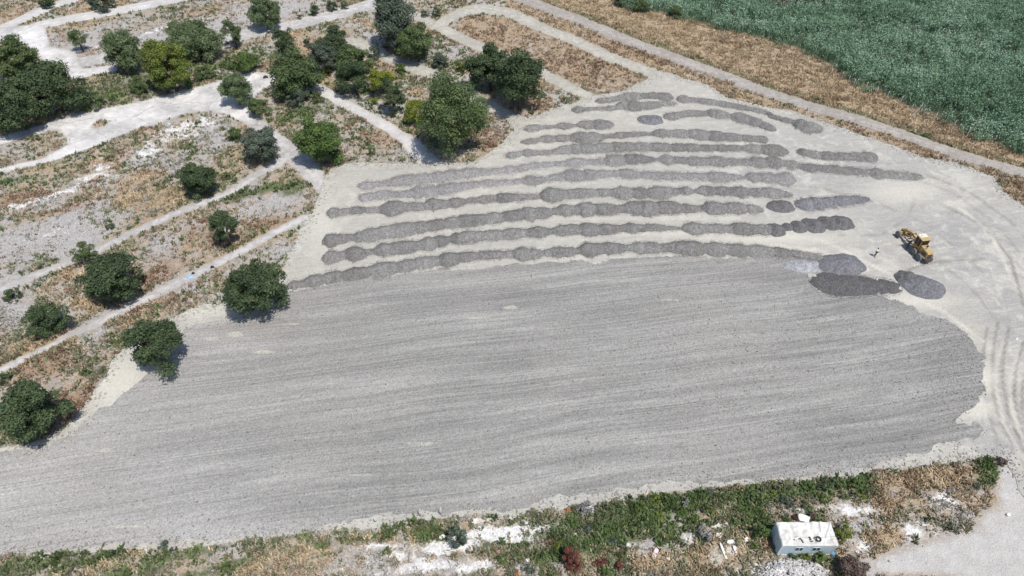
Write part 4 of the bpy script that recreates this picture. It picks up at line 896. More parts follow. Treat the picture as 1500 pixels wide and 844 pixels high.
def cover(name, label, cat, mat, X, Y, h, nb, spread, wid, seed, base=.12, tvar=None):
    rs = np.random.RandomState(seed)
    V, F, m = blades(X, Y, h, nb, spread, wid, rs, base)
    tt = rs.uniform(0, 1, m) if tvar is None else np.clip(np.repeat(tvar, nb) * .6 + rs.uniform(-.1, .5, m), 0, 1)
    o = link(name, npmesh(name, V, F, {'tint': ('FACE', tt)}), M[mat]); tag(o, label, cat, kind='stuff'); return o

rs = np.random.RandomState(11)
# reeds
n = 110000
X = rs.uniform(20, 230, n); Y = rs.uniform(85, 215, n)
ix, iy = toimg(X, Y)
d = poly_sd(X, Y, PW['reed']) + (fbm(X, Y, 3, 71, 4) - .5) * 6 + 1.4
ok = (d > 0) & (ix < 1640) & (iy > -45)
hole = (((ix - 1150) / 35) ** 2 + ((iy + 2) / 14) ** 2 < 1)
ok &= ~hole
X, Y, d = X[ok], Y[ok], d[ok]
den = fbm(X, Y, 5, 81)
keep = rs.uniform(0, 1, len(X)) < np.clip((den - .25) * 3.2, .25, 1)
X, Y, d, den = X[keep], Y[keep], d[keep], den[keep]
hh = 2.0 + 1.3 * fbm(X, Y, 9, 91) + .9 * (vnoise(X, Y, 2.2, 92) - .5); hh *= np.clip(.55 + d * .35, .5, 1)
rsr = np.random.RandomState(12)
tv = fbm(X, Y, 3.5, 93) * .55 + .45 * fbm(X, Y, 18, 94)
Vb, Fb, mb_ = blades(X, Y, hh * .95, 3, .35, .05, rsr, .25)
kk = 9; Xr = np.repeat(X, kk) + rsr.normal(0, .38, len(X) * kk); Yr = np.repeat(Y, kk) + rsr.normal(0, .38, len(X) * kk); Hr = np.repeat(hh, kk) * rsr.uniform(.55, 1.08, len(X) * kk)
Nr = rsr.normal(0, 1, (len(Xr), 3)) * np.array([1, 1, .5]) + np.array([.1, -.2, .9])
Vl, Fl = leaf_faces(np.c_[Xr, Yr, Hr], Nr, .13, rsr, 3.4, .3)
tt = np.r_[np.clip(np.repeat(tv, 3) * .5 + rsr.uniform(-.15, .3, mb_), 0, 1), np.clip(np.repeat((tv - .5) * 1.6 + .45, kk) + rsr.normal(0, .2, len(Xr)), 0, 1)]
tag(link('reed_bed', npmesh('reed_bed', np.r_[Vb, Vl], [Fb, Fl + len(Vb)], {'tint': ('FACE', tt)}), M['reed']), 'dense green reed bed filling the far right corner of the view', 'reeds', kind='stuff')
print('reeds', len(X))

# scrub
n = 380000
Y = 22 + (195 - 22) * rs.uniform(0, 1, n) ** 1.25; X = rs.uniform(-1, 1, n) * (42 + Y * .70)
hard = sd_hard(X, Y) + (fbm(X, Y, 1.4, 99) - .5) * .8
pmv, up, dr = patches(X, Y)
ok = (hard < .0) & (dr < 0)
X, Y = X[ok], Y[ok]; pmv = {k: v[ok] for k, v in pmv.items()}; up = up[ok]; hard = hard[ok]
ix, iy = toimg(X, Y)
nA = fbm(X, Y, 5, 111); nB = fbm(X, Y, 7, 112); nC = fbm(X, Y, 3, 113); r = rs.uniform(0, 1, len(X))
bare = np.maximum.reduce([pmv['m_white'] * 1.15 + (nC - .5) * 1.2, pmv['m_fresh'] * 2.4 * (pmv['m_fresh'] > .3), pmv['m_grey'] * .95 + (nA - .5) * .9])
dens = np.clip(1.1 - bare * 1.15, 0.02, 1) * np.clip(.45 + (nB - .4) * 2, .25, 1)
dens = np.where(pmv['m_green'] + pmv['m_tan'] > .8, np.maximum(dens, .9 - np.clip(bare, 0, .8)), dens)
clump = fbm(X, Y, 1.3, 121, 2); dens = dens * np.clip((clump - .30) * 4.5, .25, 1.3)
keep = (r < dens) & (pmv['m_fresh'] < .45)
s_t = pmv['m_tan'] * 1.5 + .30 + (nA - .5) * 1.5
s_r = pmv["m_rust"] * 1.5 + .15 + (nB - .5) * 1.6
s_g = pmv['m_green'] * 1.45 - .05 + (fbm(X, Y, 2.2, 119) - .5) * 2.6
s_o = .52 + (vnoise(X, Y, 4, 115) - .5) * 1.1 + pmv['m_green'] * .7
s_y = .45 + up * .5 * (vnoise(X, Y, 5, 117) > .55) + pmv['m_grey'] * 1.0 + pmv['m_white'] * .7 + (vnoise(X, Y, 3, 116) - .5)
sc_ = np.stack([s_t, s_r, s_g, s_o, s_y]) + rs.uniform(0, .95, (5, len(X)))
win = sc_.argmax(0)
edgeb = np.where(hard > -1.2, 1.15, 1)
for i, (nm, lb, mt, hs, nb, sp, wd) in enumerate([
    ('dry_grass', 'tan dry grass covering the waste ground', 'g_tan', .45, 6, .26, .075),
    ('brown_weeds', 'reddish brown dried weeds scattered over the waste ground', 'g_rust', .42, 6, .24, .085),
    ('green_weeds', 'low green leafy weeds in patches and bands', 'g_green', .50, 7, .26, .12),
    ('olive_weeds', 'olive coloured low weeds mixed through the dry grass', 'g_olive', .40, 6, .26, .10),
    ('grey_weeds', 'thin grey dead stalks on the pale bare ground', 'g_grey', .30, 4, .26, .06)]):
    sel = keep & (win == i)
    hv = hs * (.6 + .9 * vnoise(X[sel], Y[sel], 1.5, 120 + i)) * edgeb[sel]
    cover(nm, lb, 'weeds' if i else 'grass', mt, X[sel], Y[sel], hv, nb, sp, wd, 130 + i, .16, vnoise(X[sel], Y[sel], 2, 140 + i))
    print(nm, sel.sum())

# ------------------------------------------------------------ loose stones
def stones(name, label, X, Y, size, mat, seed, z=0.1):
    rs = np.random.RandomState(seed); n = len(X)
    base = np.array([(1, 0, 0), (0, 1, 0), (-1, 0, 0), (0, -1, 0), (0, 0, .75), (0, 0, -.4)], float)
    fc = np.array([(0, 1, 4), (1, 2, 4), (2, 3, 4), (3, 0, 4), (1, 0, 5), (2, 1, 5), (3, 2, 5), (0, 3, 5)])
    th = rs.uniform(0, 2 * pi, n); V = base[None] * rs.uniform(.5, 1.25, (n, 6, 3)) * size[:, None, None]
    x = V[..., 0] * np.cos(th)[:, None] - V[..., 1] * np.sin(th)[:, None]; y = V[..., 0] * np.sin(th)[:, None] + V[..., 1] * np.cos(th)[:, None]
    V = np.stack([x + X[:, None], y + Y[:, None], V[..., 2] + z], -1).reshape(-1, 3)
    F = (fc[None] + (np.arange(n) * 6)[:, None, None]).reshape(-1, 3)
    o = link(name, npmesh(name, V, F, {'lump': ('FACE', np.repeat(rs.uniform(0, 1, n), 8))}), M[mat]); tag(o, label, 'stones', kind='stuff'); return o
M['st_spill'] = mat_pile('stone_spill', (.15, .145, .14), (.30, .29, .28)); M['st_pale'] = mat_pile('stone_pale', (.34, .33, .29), (.62, .60, .55)); M['st_grey'] = mat_pile('stone_grey', (.14, .14, .145), (.42, .41, .41))
n = 200000
X = rs.uniform(-90, 90, n); Y = rs.uniform(26, 150, n); dl = sd_lot(X, Y)
ix, iy = toimg(X, Y)
m = (dl < 3) & (dl > -.6) & (rs.uniform(0, 1, n) < np.exp(-((dl - .3) / 1.1) ** 2) * 1.2 * (.3 + vnoise(X, Y, 3, 5)))
stones('edge_stones', 'pale coarse stones along the rim of the gravel lot', X[m], Y[m], rs.uniform(.05, .2, m.sum()) ** 1.0, 'st_pale', 1, .07)
dy = poly_sd(X, Y, PW['layer'])
m = (dy > -.3) & (rs.uniform(0, 1, n) < (.08 + .3 * np.exp(-(dy / 1.5) ** 2) + .3 * blobs(ix, iy, [(1410, 530, 60, 80, 1.6), (1340, 465, 60, 20, 1.4), (1200, 520, 300, 100, .5)])) * (fbm(X, Y, 5, 9) * 1.2))
stones('loose_gravel', 'coarse loose stones lying on the spread grey gravel', X[m], Y[m], rs.uniform(.05, .13, m.sum()), 'st_grey', 2, .08)
n = 9000
X = rs.uniform(-60, 75, n); Y = rs.uniform(24, 180, n); ix, iy = toimg(X, Y); pmv, up, dr = patches(X, Y)
m = (sd_hard(X, Y) < -.2) & (dr < 0) & (rs.uniform(0, 1, n) < pmv['m_white'] * .5 + pmv['m_fresh'] * .05 + np.where(up, .16, 0) + .02)
stones('rubble_bits', 'small white stones and rubble bits lying in the scrub', X[m], Y[m], rs.uniform(.07, .24, m.sum()), 'rock', 3, .05)
T_ = np.concatenate(TOES); rt = np.random.RandomState(9); kk = 5
T_ = np.repeat(T_, kk, 0); off = np.abs(rt.normal(0, .22, len(T_)))
sel = rt.uniform(0, 1, len(T_)) < .6; T_ = T_[sel]; off = off[sel]
stones('spilled_gravel', 'loose gravel spilled around the feet of the gravel rows', T_[:, 0] + T_[:, 2] * off, T_[:, 1] + T_[:, 3] * off, rt.uniform(.03, .10, len(T_)), 'st_spill', 4, .08)
# white rubble mound below the cabin
def rubble(label, pts, n, smin, smax, mat, seed, hmax=.5):
    rs = np.random.RandomState(seed); P = poly_world(pts)
    X = rs.uniform(P[:, 0].min(), P[:, 0].max(), n); Y = rs.uniform(P[:, 1].min(), P[:, 1].max(), n); d = poly_sd(X, Y, P); k = d > 0
    X, Y, d = X[k], Y[k], d[k]; zz = np.minimum(d * .5, hmax)
    cx, cy = P.mean(0)
    rs2 = np.random.RandomState(seed + 1); nn = len(X)
    th = rs2.uniform(0, 2 * pi, nn); sz = rs2.uniform(smin, smax, nn)
    base = np.array([(1, .3, 0), (.2, 1, .1), (-1, .2, 0), (-.2, -1, .1), (.3, .2, .7), (-.3, -.2, .65), (0, 0, -.6)], float)
    fc = np.array([(0, 1, 4), (1, 2, 5), (1, 5, 4), (2, 3, 5), (3, 0, 4), (3, 4, 5), (1, 0, 6), (2, 1, 6), (3, 2, 6), (0, 3, 6)])
    V = base[None] * rs2.uniform(.6, 1.3, (nn, 7, 3)) * sz[:, None, None]
    x = V[..., 0] * np.cos(th)[:, None] - V[..., 1] * np.sin(th)[:, None]; y = V[..., 0] * np.sin(th)[:, None] + V[..., 1] * np.cos(th)[:, None]
    V = np.stack([x + (X - cx)[:, None], y + (Y - cy)[:, None], V[..., 2] + zz[:, None]], -1).reshape(-1, 3)
    F = (fc[None] + (np.arange(nn) * 7)[:, None, None]).reshape(-1, 3)
    o = link('rubble_mound', npmesh('rubble_mound', V, F, {'lump': ('FACE', np.repeat(rs2.uniform(.2, 1, nn), 10))}), M[mat], loc=(cx, cy, 0)); tag(o, label, 'rubble', kind='stuff')
rubble('mound of white broken rubble in front of the cabin at the bottom edge', [(1108, 838), (1125, 824), (1145, 818), (1175, 820), (1195, 824), (1212, 836), (1214, 862), (1100, 862)], 1500, .08, .24, 'rock', 41)

# ------------------------------------------------------------ debris by the cabin
M['slab'] = simple('broken_slab', (.72, .71, .68), .85, .12, 3, dirt=(.45, .42, .36))
M['pinkslab'] = simple('pinkish_slab', (.62, .52, .50), .85, .15, 3, dirt=(.75, .72, .7))
def slab(label, px, py, sx, sy, sz, rz, tilt=.1, mat='slab', seed=0, cat='slab', name='broken_slab'):
    rs = random.Random(seed); X, Y = G(px, py); bm = bmesh.new(); nn = 9
    ring = [(sx / 2 * (1 if abs(cos(a)) > .6 else .95) * max(-1, min(1, cos(a) * 1.35)) * rs.uniform(.85, 1.08), sy / 2 * max(-1, min(1, sin(a) * 1.35)) * rs.uniform(.85, 1.08)) for a in [2 * pi * k / nn for k in range(nn)]]
    lo = [bm.verts.new((x, y, 0)) for x, y in ring]; hi = [bm.verts.new((x * .96, y * .96, sz * rs.uniform(.85, 1.1))) for x, y in ring]
    bm.faces.new(lo[::-1]); bm.faces.new(hi)
    for k in range(nn): bm.faces.new((lo[k], lo[(k + 1) % nn], hi[(k + 1) % nn], hi[k]))
    me = bpy.data.meshes.new(name); bm.to_mesh(me); bm.free()
    o = link(name, me, M[mat], loc=(X, Y, .02 + abs(tilt) * sy * .3)); o.rotation_euler = (tilt, tilt * .4, rz); tag(o, label, cat, 'broken slabs lying on the rubble'); return o
slab('bright white rectangular slab lying tilted beside grey twigs', 1054, 785, 1.0, .6, .14, .2, .3, seed=1)
slab('long narrow white slab pointing down right on the rubble', 1059, 809, .26, 2.0, .14, .25, .2, seed=2)
slab('rounded whitish boulder slab right of the long narrow slab', 1069, 795, .8, .45, .3, .1, .1, seed=3)
slab('small pale slab standing between the boulder slab and the cabin bushes', 1076, 806, .35, .9, .2, .15, .2, seed=4)
slab('small white slab at the foot of the bushes left of the cabin', 1093, 792, .55, .5, .2, .6, .2, seed=5)
slab('pinkish white slab leaning beside the small red shrub stalks', 959, 812, .5, 1.3, .16, -.45, .35, 'pinkslab', seed=6)
slab('small white slab in tan grass right of the pinkish slab', 978, 819, .45, .3, .14, .3, .2, seed=7)
slab('pale slab fragment at the edge of white soil, bottom centre left', 648, 788, .6, .7, .25, -.5, .2, seed=8)
slab('white slab fragment in the weeds at the bottom edge, left of the red shrub', 773, 821, .45, .4, .2, .4, .2, seed=9)
slab('small white slab lying on top of rubble at the right cabin corner', 1255, 809, .4, .25, .12, .1, .1, seed=10)
slab('large pale boulder slab behind the cabin back wall', 1174, 762, 1.3, .9, .75, -.4, .15, seed=11)
slab('reddish striped slab on the white rubble before the cabin', 1199, 832, .9, .6, .12, -.6, .25, 'pinkslab', seed=12)
slab('white slab at the right tip of the weed band beside the gravel bank', 1476, 755, .5, .35, .2, .3, .15, seed=13)
M['earth'] = mat_pile('pale_earth', (.42, .38, .31), (.56, .52, .44))
heap('smooth pale earth mound beside the narrow white slab', 1048, 812, 11, 14, 'earth', .45, 51)['category'] = 'earth mound'

# ------------------------------------------------------------ site cabin
M['cabw'] = simple('cabin_white_blue', (.54, .64, .68), .5, .06, 1.5, dirt=(.55, .60, .60))
M['cabtrim'] = simple('cabin_trim', (.60, .64, .65), .5, .05, 2)
M['dark'] = simple('dark_glass', (.015, .017, .02), .15, .1, 2)
M['rubber'] = simple('tyre_rubber', (.025, .025, .027), .85, .2, 8)
M['tarp'] = simple('white_tarpaulin', (.66, .65, .62), .7, .06, 2, dirt=(.42, .39, .34))
M['blackdebris'] = simple('black_debris', (.03, .03, .03), .8, .3, 8)
X0, X1, Y0, Y1, HC = 28.75, 34.55, 31.95, 34.40, 2.45
cab = empty('site_cabin', ((X0 + X1) / 2, (Y0 + Y1) / 2, 0), 0); tag(cab, 'white and light blue site cabin with a crumpled tarpaulin roof and a tyre on top', 'cabin')
LX, LY = X1 - X0, Y1 - Y0
def ribbed(x0, y0, x1, y1, h, nrib, depth=.035, skip=()):
    bm = bmesh.new(); L_ = math.hypot(x1 - x0, y1 - y0); dx, dy = (x1 - x0) / L_, (y1 - y0) / L_; nx, ny = dy, -dx
    pts = []; p = L_ / nrib
    for k in range(nrib):
        for u, o in ((0, 0), (.35, 0), (.5, 1), (.85, 1)): pts.append((k * p + u * p, o * depth))
    pts.append((L_, 0)); lo = [bm.verts.new((x0 + dx * s_ + nx * o, y0 + dy * s_ + ny * o, .12)) for s_, o in pts]; hi = [bm.verts.new((v.co.x, v.co.y, h)) for v in lo]
    for k in range(len(pts) - 1): bm.faces.new((lo[k], lo[k + 1], hi[k + 1], hi[k]))
    return bm
bx, by = LX / 2, LY / 2
for (a0, b0, a1, b1, nr_) in ((-bx, -by, bx, -by, 26), (bx, -by, bx, by, 11), (bx, by, -bx, by, 26), (-bx, by, -bx, -by, 11)):
    bm = ribbed(a0, b0, a1, b1, HC - .02, nr_); me = bpy.data.meshes.new('wall'); bm.to_mesh(me); bm.free(); link('wall', me, M['cabw'], cab)
m = MB()
for sx in (-1, 1):
    for sy in (-1, 1): m.box((sx * (bx - .02), sy * (by - .02), HC / 2 + .05), (.14, .14, HC - .06), bev=.01)
for sy in (-1, 1): m.box((0, sy * by, .1), (LX - .16, .12, .14)); m.box((0, sy * (by + .005), HC - .06), (LX + .1, .10, .16), bev=.015)
for sx in (-1, 1): m.box((sx * bx, 0, .1), (.12, LY - .16, .14)); m.box((sx * (bx + .005), 0, HC - .06), (.10, LY - .12, .155), bev=.015)
m.build('frame', M['cabtrim'], cab)
# crumpled roof sheet
xs = np.linspace(-bx - .1, bx + .1, 90); ys = np.linspace(-by - .1, by + .1, 44); RX, RY = np.meshgrid(xs, ys)
sag = -.20 * np.clip(1 - (RX / bx) ** 2, 0, 1) * np.clip(1 - (RY / by) ** 2, 0, 1)
crease = .34 * np.abs(fbm(RX, RY, 1.1, 7, 3) - .5) * 2 + .14 * (fbm(RX, RY, .35, 9, 2) - .5)
fold = 1.8 * (.12 * np.exp(-((RX - 1.55 - .15 * RY) / .07) ** 2) * (RY > .15) + .07 * np.exp(-((RY + .55 + .12 * np.sin(RX * 2)) / .06) ** 2) * (RX > -1.6) + .06 * np.exp(-((RX + 2.2 + .5 * RY) / .06) ** 2) + .06 * np.exp(-((RX - .3 + .8 * RY) / .05) ** 2) * (RY > -.3) + .06 * np.exp(-((RX - 2.2 - .6 * RY) / .06) ** 2))
RZ = HC + .10 + sag + crease + fold
brd = np.minimum(np.minimum(RX + bx + .1, bx + .1 - RX), np.minimum(RY + by + .1, by + .1 - RY))
RZ = np.where(brd < .001, HC - .06, RZ)
id_ = np.arange(RX.size).reshape(RX.shape); F = np.stack([id_[:-1, :-1], id_[:-1, 1:], id_[1:, 1:], id_[1:, :-1]], -1).reshape(-1, 4)
def roofz(x, y): return float(RZ[int(np.clip(np.searchsorted(ys, y - cab.location.y), 1, 42)), int(np.clip(np.searchsorted(xs, x - cab.location.x), 1, 88))])
link('roof_cover', npmesh('roof_cover', np.c_[RX.ravel(), RY.ravel(), RZ.ravel()], F, smooth=True), M['tarp'], cab)
for xw in (-.92, .92):
    wn = MB(); wn.box((xw, -by - .045, 1.62), (.80, .05, .62), bev=.01).build('window', M['cabw'], cab)
    wn_ = [c for c in cab.children if c.name.startswith('window')][-1]
    for k in (-1, 1): MB().box((xw + k * .205, -by - .078, 1.62), (.31, .02, .58)).build('pane', M['dark'], wn_)
m = MB().box((-bx - .045, .1, 1.15), (.05, .8, 1.95), bev=.01).build('door', M['cabtrim'], cab)
MB().box((-bx - .085, .40, 1.15), (.03, .10, .04)).build('handle', M['dark'], m)
def torus(R, r, mat, name, loc, tilt=(0, 0, 0), label=None, cat='tyre', group=None):
    mb = MB(); prof = [(R + r * cos(2 * pi * k / 10), r * sin(2 * pi * k / 10) * .9) for k in range(11)]; mb.lathe(prof, (0, 0, r * .85), (0, 0, 1), 24)
    o = mb.build(name, mat, None, True, loc); o.rotation_euler = tilt
    if label: tag(o, label, cat, group)
    return o
cx0, cy0 = cab.location.x, cab.location.y
tx, ty = G(1198, 791, 2.5)
torus(.24, .075, M['rubber'], 'tyre', (tx, ty, roofz(tx, ty) + .03), (.08, .05, 0), 'black tyre lying on the cabin roof')
for px, py, lb in ((1224, 786, 'black tyre on the ground at the back right cabin corner'), (1228, 808, 'black tyre on the ground at the front right cabin corner')):
    gx_, gy_ = G(px, py); torus(.27, .085, M['rubber'], 'tyre', (gx_, gy_, .05), (.2, -.2, 0), lb)
for i, (px, py, sx, sy, rz, lb) in enumerate(((1163, 791, .14, .12, .3, 'tiny dark scrap, leftmost of the scraps on the cabin roof'), (1171, 790, .3, .12, .2, 'flat dark scrap, second from the left on the cabin roof'), (1175, 793, .12, .42, .35, 'upright narrow dark scrap in the middle of the roof scraps'), (1186, 790, .12, .40, .25, 'bent dark scrap left of the roof tyre'), (1189, 793, .36, .1, .0, 'thin dark scrap beside the roof tyre, nearest the front edge'))):
    gx_, gy_ = G(px, py, 2.5); m = MB(); m.box((0, 0, .04), (sx, sy, .07), bev=.02); m.box((sx * .35, sy * .3, .08), (sx * .4, sy * .3, .1), bev=.02)
    o = m.build('roof_scrap', M['blackdebris'], None, False, (gx_, gy_, roofz(gx_, gy_) + .02)); o.rotation_euler = (0, 0, rz); tag(o, lb, 'scrap', 'dark scraps on the cabin roof')
M['bluep'] = simple('blue_plastic', (.12, .30, .55), .4, .1, 4); M['bluepale'] = simple('pale_blue_plastic', (.30, .50, .72), .4, .15, 4); M['whitep'] = simple('white_plastic', (.8, .8, .8), .4, .05, 4)
gx_, gy_ = G(1218, 813)
m = MB(); m.lathe([(.0, 0), (.2, 0), (.23, .05), (.23, .5), (.2, .55), (.08, .57), (.08, .62), (0, .62)], (0, 0, 0), (0, 0, 1), 18); m.lathe([(.235, .2), (.245, .22), (.235, .24)], (0, 0, 0), (0, 0, 1), 18)
tag(m.build('barrel', M['bluep'], None, True, (gx_, gy_, 0)), 'small blue plastic barrel at the front right corner of the cabin', 'barrel')
# litter on the lowest grey lane
def litter(label, px, py, mat, sx, sy, sz, rz, cat, name):
    rs = np.random.RandomState(int(px)); gx_, gy_ = G(px, py); n_ = 12; g = np.linspace(-.5, .5, n_); A, B = np.meshgrid(g, g)
    R = np.maximum(np.abs(A), np.abs(B)) * 2; Z = sz * np.clip(1 - R ** 2.2, 0, 1) * (.6 + .8 * fbm(A * 4 + px, B * 4, .9, 3)) + .01
    X_ = A * sx * (1 + .3 * (vnoise(B * 5 + 3, A, 1, int(px)) - .5)); Y_ = B * sy * (1 + .3 * (vnoise(A * 5, B, 1, int(px) + 1) - .5))
    id_ = np.arange(n_ * n_).reshape(n_, n_); F = np.stack([id_[:-1, :-1], id_[:-1, 1:], id_[1:, 1:], id_[1:, :-1]], -1).reshape(-1, 4)
    o = link(name, npmesh(name, np.c_[X_.ravel(), Y_.ravel(), Z.ravel()], F, smooth=True), M[mat], loc=(gx_, gy_, .04)); o.rotation_euler = (0, 0, rz); tag(o, label, cat)
litter('crumpled pale blue sheet lying on the lowest grey lane', 279, 407, 'bluepale', .9, .55, .25, .3, 'litter', 'plastic_sheet')
litter('small black bundle lying on the lane just right of the pale blue sheet', 283, 401, 'blackdebris', .45, .35, .28, 0, 'litter', 'bundle')
litter('black bundle with a white scrap on the lane, right of the pale blue sheet', 311, 392, 'blackdebris', .6, .45, .3, .5, 'litter', 'bundle')
litter('small blue bag in the weeds above the lane near the pale blue sheet', 273, 398, 'bluep', .25, .2, .15, 0, 'litter', 'bag')
litter('small blue bag under the left side of the ragged green tree', 195, 508, 'bluep', .6, .3, .2, .2, 'litter', 'bag')
litter('small pale lump of plastic on the lot below the grader', 1339, 390, 'whitep', .25, .2, .15, 0, 'litter', 'bag')
litter('small white plastic scrap on the right lot track', 1489, 497, 'whitep', .3, .25, .15, 0, 'litter', 'plastic_scrap')
litter('dark bundle lying on the left end of the white lane under the trees', 389, 114, 'blackdebris', 1.1, .7, .4, .3, 'litter', 'bundle')

# ------------------------------------------------------------ fences of slim concrete posts
M['post'] = simple('post_concrete', (.60, .59, .56), .85, .12, 4); M['wire'] = simple('fence_wire', (.25, .24, .23), .5, .1, 4, .6)
def post_mesh(h=2.1):
    m = MB(); m.box((0, 0, h * .42), (.11, .11, h * .84), bev=.012, taper=(.85, .85))
    m.tube((0, 0, h * .82), (0, .16, h * .94), .05, .045, 6); m.tube((0, .15, h * .93), (0, .36, h), .045, .035, 6)
    me = m
    return m
def fence(label, pts, rz, seed, wires=(.5, 1.0, 1.5), h=2.1):
    rnd = random.Random(seed); gp = [G(*p) for p in pts]; t = empty('post_fence', (gp[0][0], gp[0][1], 0)); tag(t, label, 'fence')
    pm_ = None; tops = []
    for i, (x, y) in enumerate(gp):
        if pm_ is None:
            o = post_mesh(h).build('post', M['post'], t); pm_ = o
        else:
            o = pm_.copy(); col.objects.link(o); o.parent = t
        o.location = (x - gp[0][0], y - gp[0][1], 0); tl = (rnd.uniform(-.07, .07), rnd.uniform(-.07, .07)); o.rotation_euler = (tl[0], tl[1], rz + rnd.uniform(-.2, .2)); s_ = rnd.uniform(.85, 1.08); o.scale = (1, 1, s_)
    for wz in wires:
        m = MB()
        for (a, b) in zip(gp[:-1], gp[1:]):
            if math.hypot(a[0] - b[0], a[1] - b[1]) < 5: m.tube((a[0] - gp[0][0], a[1] - gp[0][1], wz), (b[0] - gp[0][0], b[1] - gp[0][1], wz), .006, n=4, cap=False)
        m.build('wire', M['wire'], t)
    return t
def along(pts, step):
    g = [G(*p) for p in pts]; out = []; acc = 0; s_ = [0]
    for a, b in zip(g[:-1], g[1:]): s_.append(s_[-1] + math.hypot(b[0] - a[0], b[1] - a[1]))
    xs = np.interp(np.arange(0, s_[-1], step), s_, [p[0] for p in g]); ys = np.interp(np.arange(0, s_[-1], step), s_, [p[1] for p in g])
    return [toimg(np.array([x]), np.array([y])) for x, y in zip(xs, ys)]
rp = [(float(a[0]), float(b[0])) for a, b in along([(852, 46), (875, 54), (925, 74), (1000, 104), (1062, 128), (1125, 151), (1190, 170), (1250, 187), (1320, 211), (1400, 240), (1500, 268), (1600, 294)], 2.9)]
fence('line of slim concrete posts with bent tops along the lower side of the dirt road', rp, 2.4, 3)
fence('line of slim concrete posts with bent tops along the foot of the reeds', [(1044, 55), (1058, 58), (1087, 66), (1102, 71), (1126, 77), (1152, 87), (1181, 98), (1198, 106), (1215, 112), (1231, 119), (1241, 124), (1249, 128), (1266, 134), (1282, 141), (1298, 147), (1316, 155), (1333, 166), (1350, 172), (1366, 180), (1392, 192), (1415, 202)], -.7, 4)
for i, (px, py, tx_, rz, lb) in enumerate(((516, 768, 1.25, .9, 'fallen pale concrete post lying left on the lower lot rim'), (551, 764, .4, .3, 'leaning pale concrete post between the fallen post and the twin standing posts'), (617, 757, .12, 0, 'upright concrete post, left of the twin posts on the lower lot rim'), (647, 755, .1, .2, 'upright concrete post, right of the twin posts on the lower lot rim'), (1303, 686, 1.0, -.9, 'dark leaning post fallen on the lower lot rim above the tan grass'), (354, 806, .2, .4, 'white topped post standing in the weeds at the lower left'), (222, 816, .1, 0, 'grey post stub in the weeds at the lower left, beside the blue green bush'))):
    gx_, gy_ = G(px, py); o = post_mesh(1.5).build('fence_post', M['post'] if i != 4 else M['bark'], None, False, (gx_, gy_, .05)); o.rotation_euler = (tx_, 0, rz); tag(o, lb, 'post')
gx_, gy_ = G(1334, 172); o = post_mesh(3.4).build('fence_post', M['post'], None, False, (gx_, gy_, 0)); o.rotation_euler = (0, .45, .1); tag(o, 'longer pale post leaning right at the foot of the reeds', 'post')

# ------------------------------------------------------------ motor grader
M['yel'] = simple('grader_yellow', (.38, .225, .065), .55, .10, 3, dirt=(.50, .36, .20)); M['yelpale'] = simple('faded_yellow', (.46, .325, .15), .6, .08, 3, dirt=(.50, .40, .27)); M['roofw'] = simple('cab_roof_white', (.70, .66, .56), .55, .05, 3)
M['steel'] = simple('dark_steel', (.10, .085, .075), .6, .2, 5, .3); M['hub'] = simple('dusty_hub', (.30, .29, .28), .8, .15, 5); M['dusty'] = simple('dusty_tyre', (.16, .155, .15), .9, .2, 7)
gr = empty('motor_grader', (64.66, 80.05, Z0), radians(99.8)); tag(gr, 'yellow motor grader with a white topped cab parked on the gravel lot', 'grader')   # +x is forward, +y its left
def wheel(x, y, R, W, side):
    m = MB(); m.lathe([(R * .55, -W / 2), (R * .9, -W / 2), (R, -W * .36), (R, W * .36), (R * .9, W / 2), (R * .55, W / 2), (R * .5, W * .3)], (x, y, R), (0, side, 0), 28)
    for k in range(20):
        a = 2 * pi * k / 20; m.box((x + cos(a) * R * .985, y, R + sin(a) * R * .985), (.05, W * .9, .09), Matrix.Rotation(-a, 3, 'Y'))
    t = m.build('wheel', M['dusty'], gr, False)
    m = MB(); m.lathe([(0, W * .30), (R * .16, W * .34), (R * .18, W * .18), (R * .42, W * .12), (R * .50, W * .34), (R * .56, W * .40)], (x, y, R), (0, side, 0), 24)
    m.build('rim', M['hub'], t, False); return t
for side in (1, -1):
    for x in (-.68, .68): wheel(x, side * .95, .58, .36, side)
    wheel(4.92, side * .98, .56, .32, side)
m = MB()
for side in (1, -1): m.box((0, side * .70, .62), (1.7, .14, .30), bev=.04)
m.tube((0, -.8, .62), (0, .8, .62), .14); m.build('tandem_case', M['steel'], gr)
m = MB(); m.prism([(-1.55, .85), (-1.55, 1.75), (-1.45, 1.95), (-.05, 2.02), (.35, 2.02), (.35, .85)], -.50, .50); m.build('engine_hood', M['yelpale'], gr)
m = MB()
for k in range(7): 
    for s_ in (1, -1): m.box((-1.2 + k * .14, s_ * .515, 1.4), (.07, .02, .5))
m.box((-1.575, 0, 1.35), (.03, .8, .7)); m.build('grille', M['steel'], gr)
m = MB(); m.box((-1.72, 0, .78), (.30, 1.35, .38), bev=.04); m.box((-1.9, 0, .55), (.2, .9, .12), bev=.02); m.build('rear_bumper', M['steel'], gr)
m = MB(); m.path([(-.55, .2, 2.0), (-.55, .2, 2.55), (-.7, .2, 2.7)], .05, 10); m.build('exhaust', M['steel'], gr)
m = MB(); m.tube((-.15, -.2, 2.0), (-.15, -.2, 2.3), .09, n=12); m.tube((-.15, -.2, 2.3), (-.15, -.2, 2.36), .13, n=12); m.build('air_intake', M['steel'], gr)
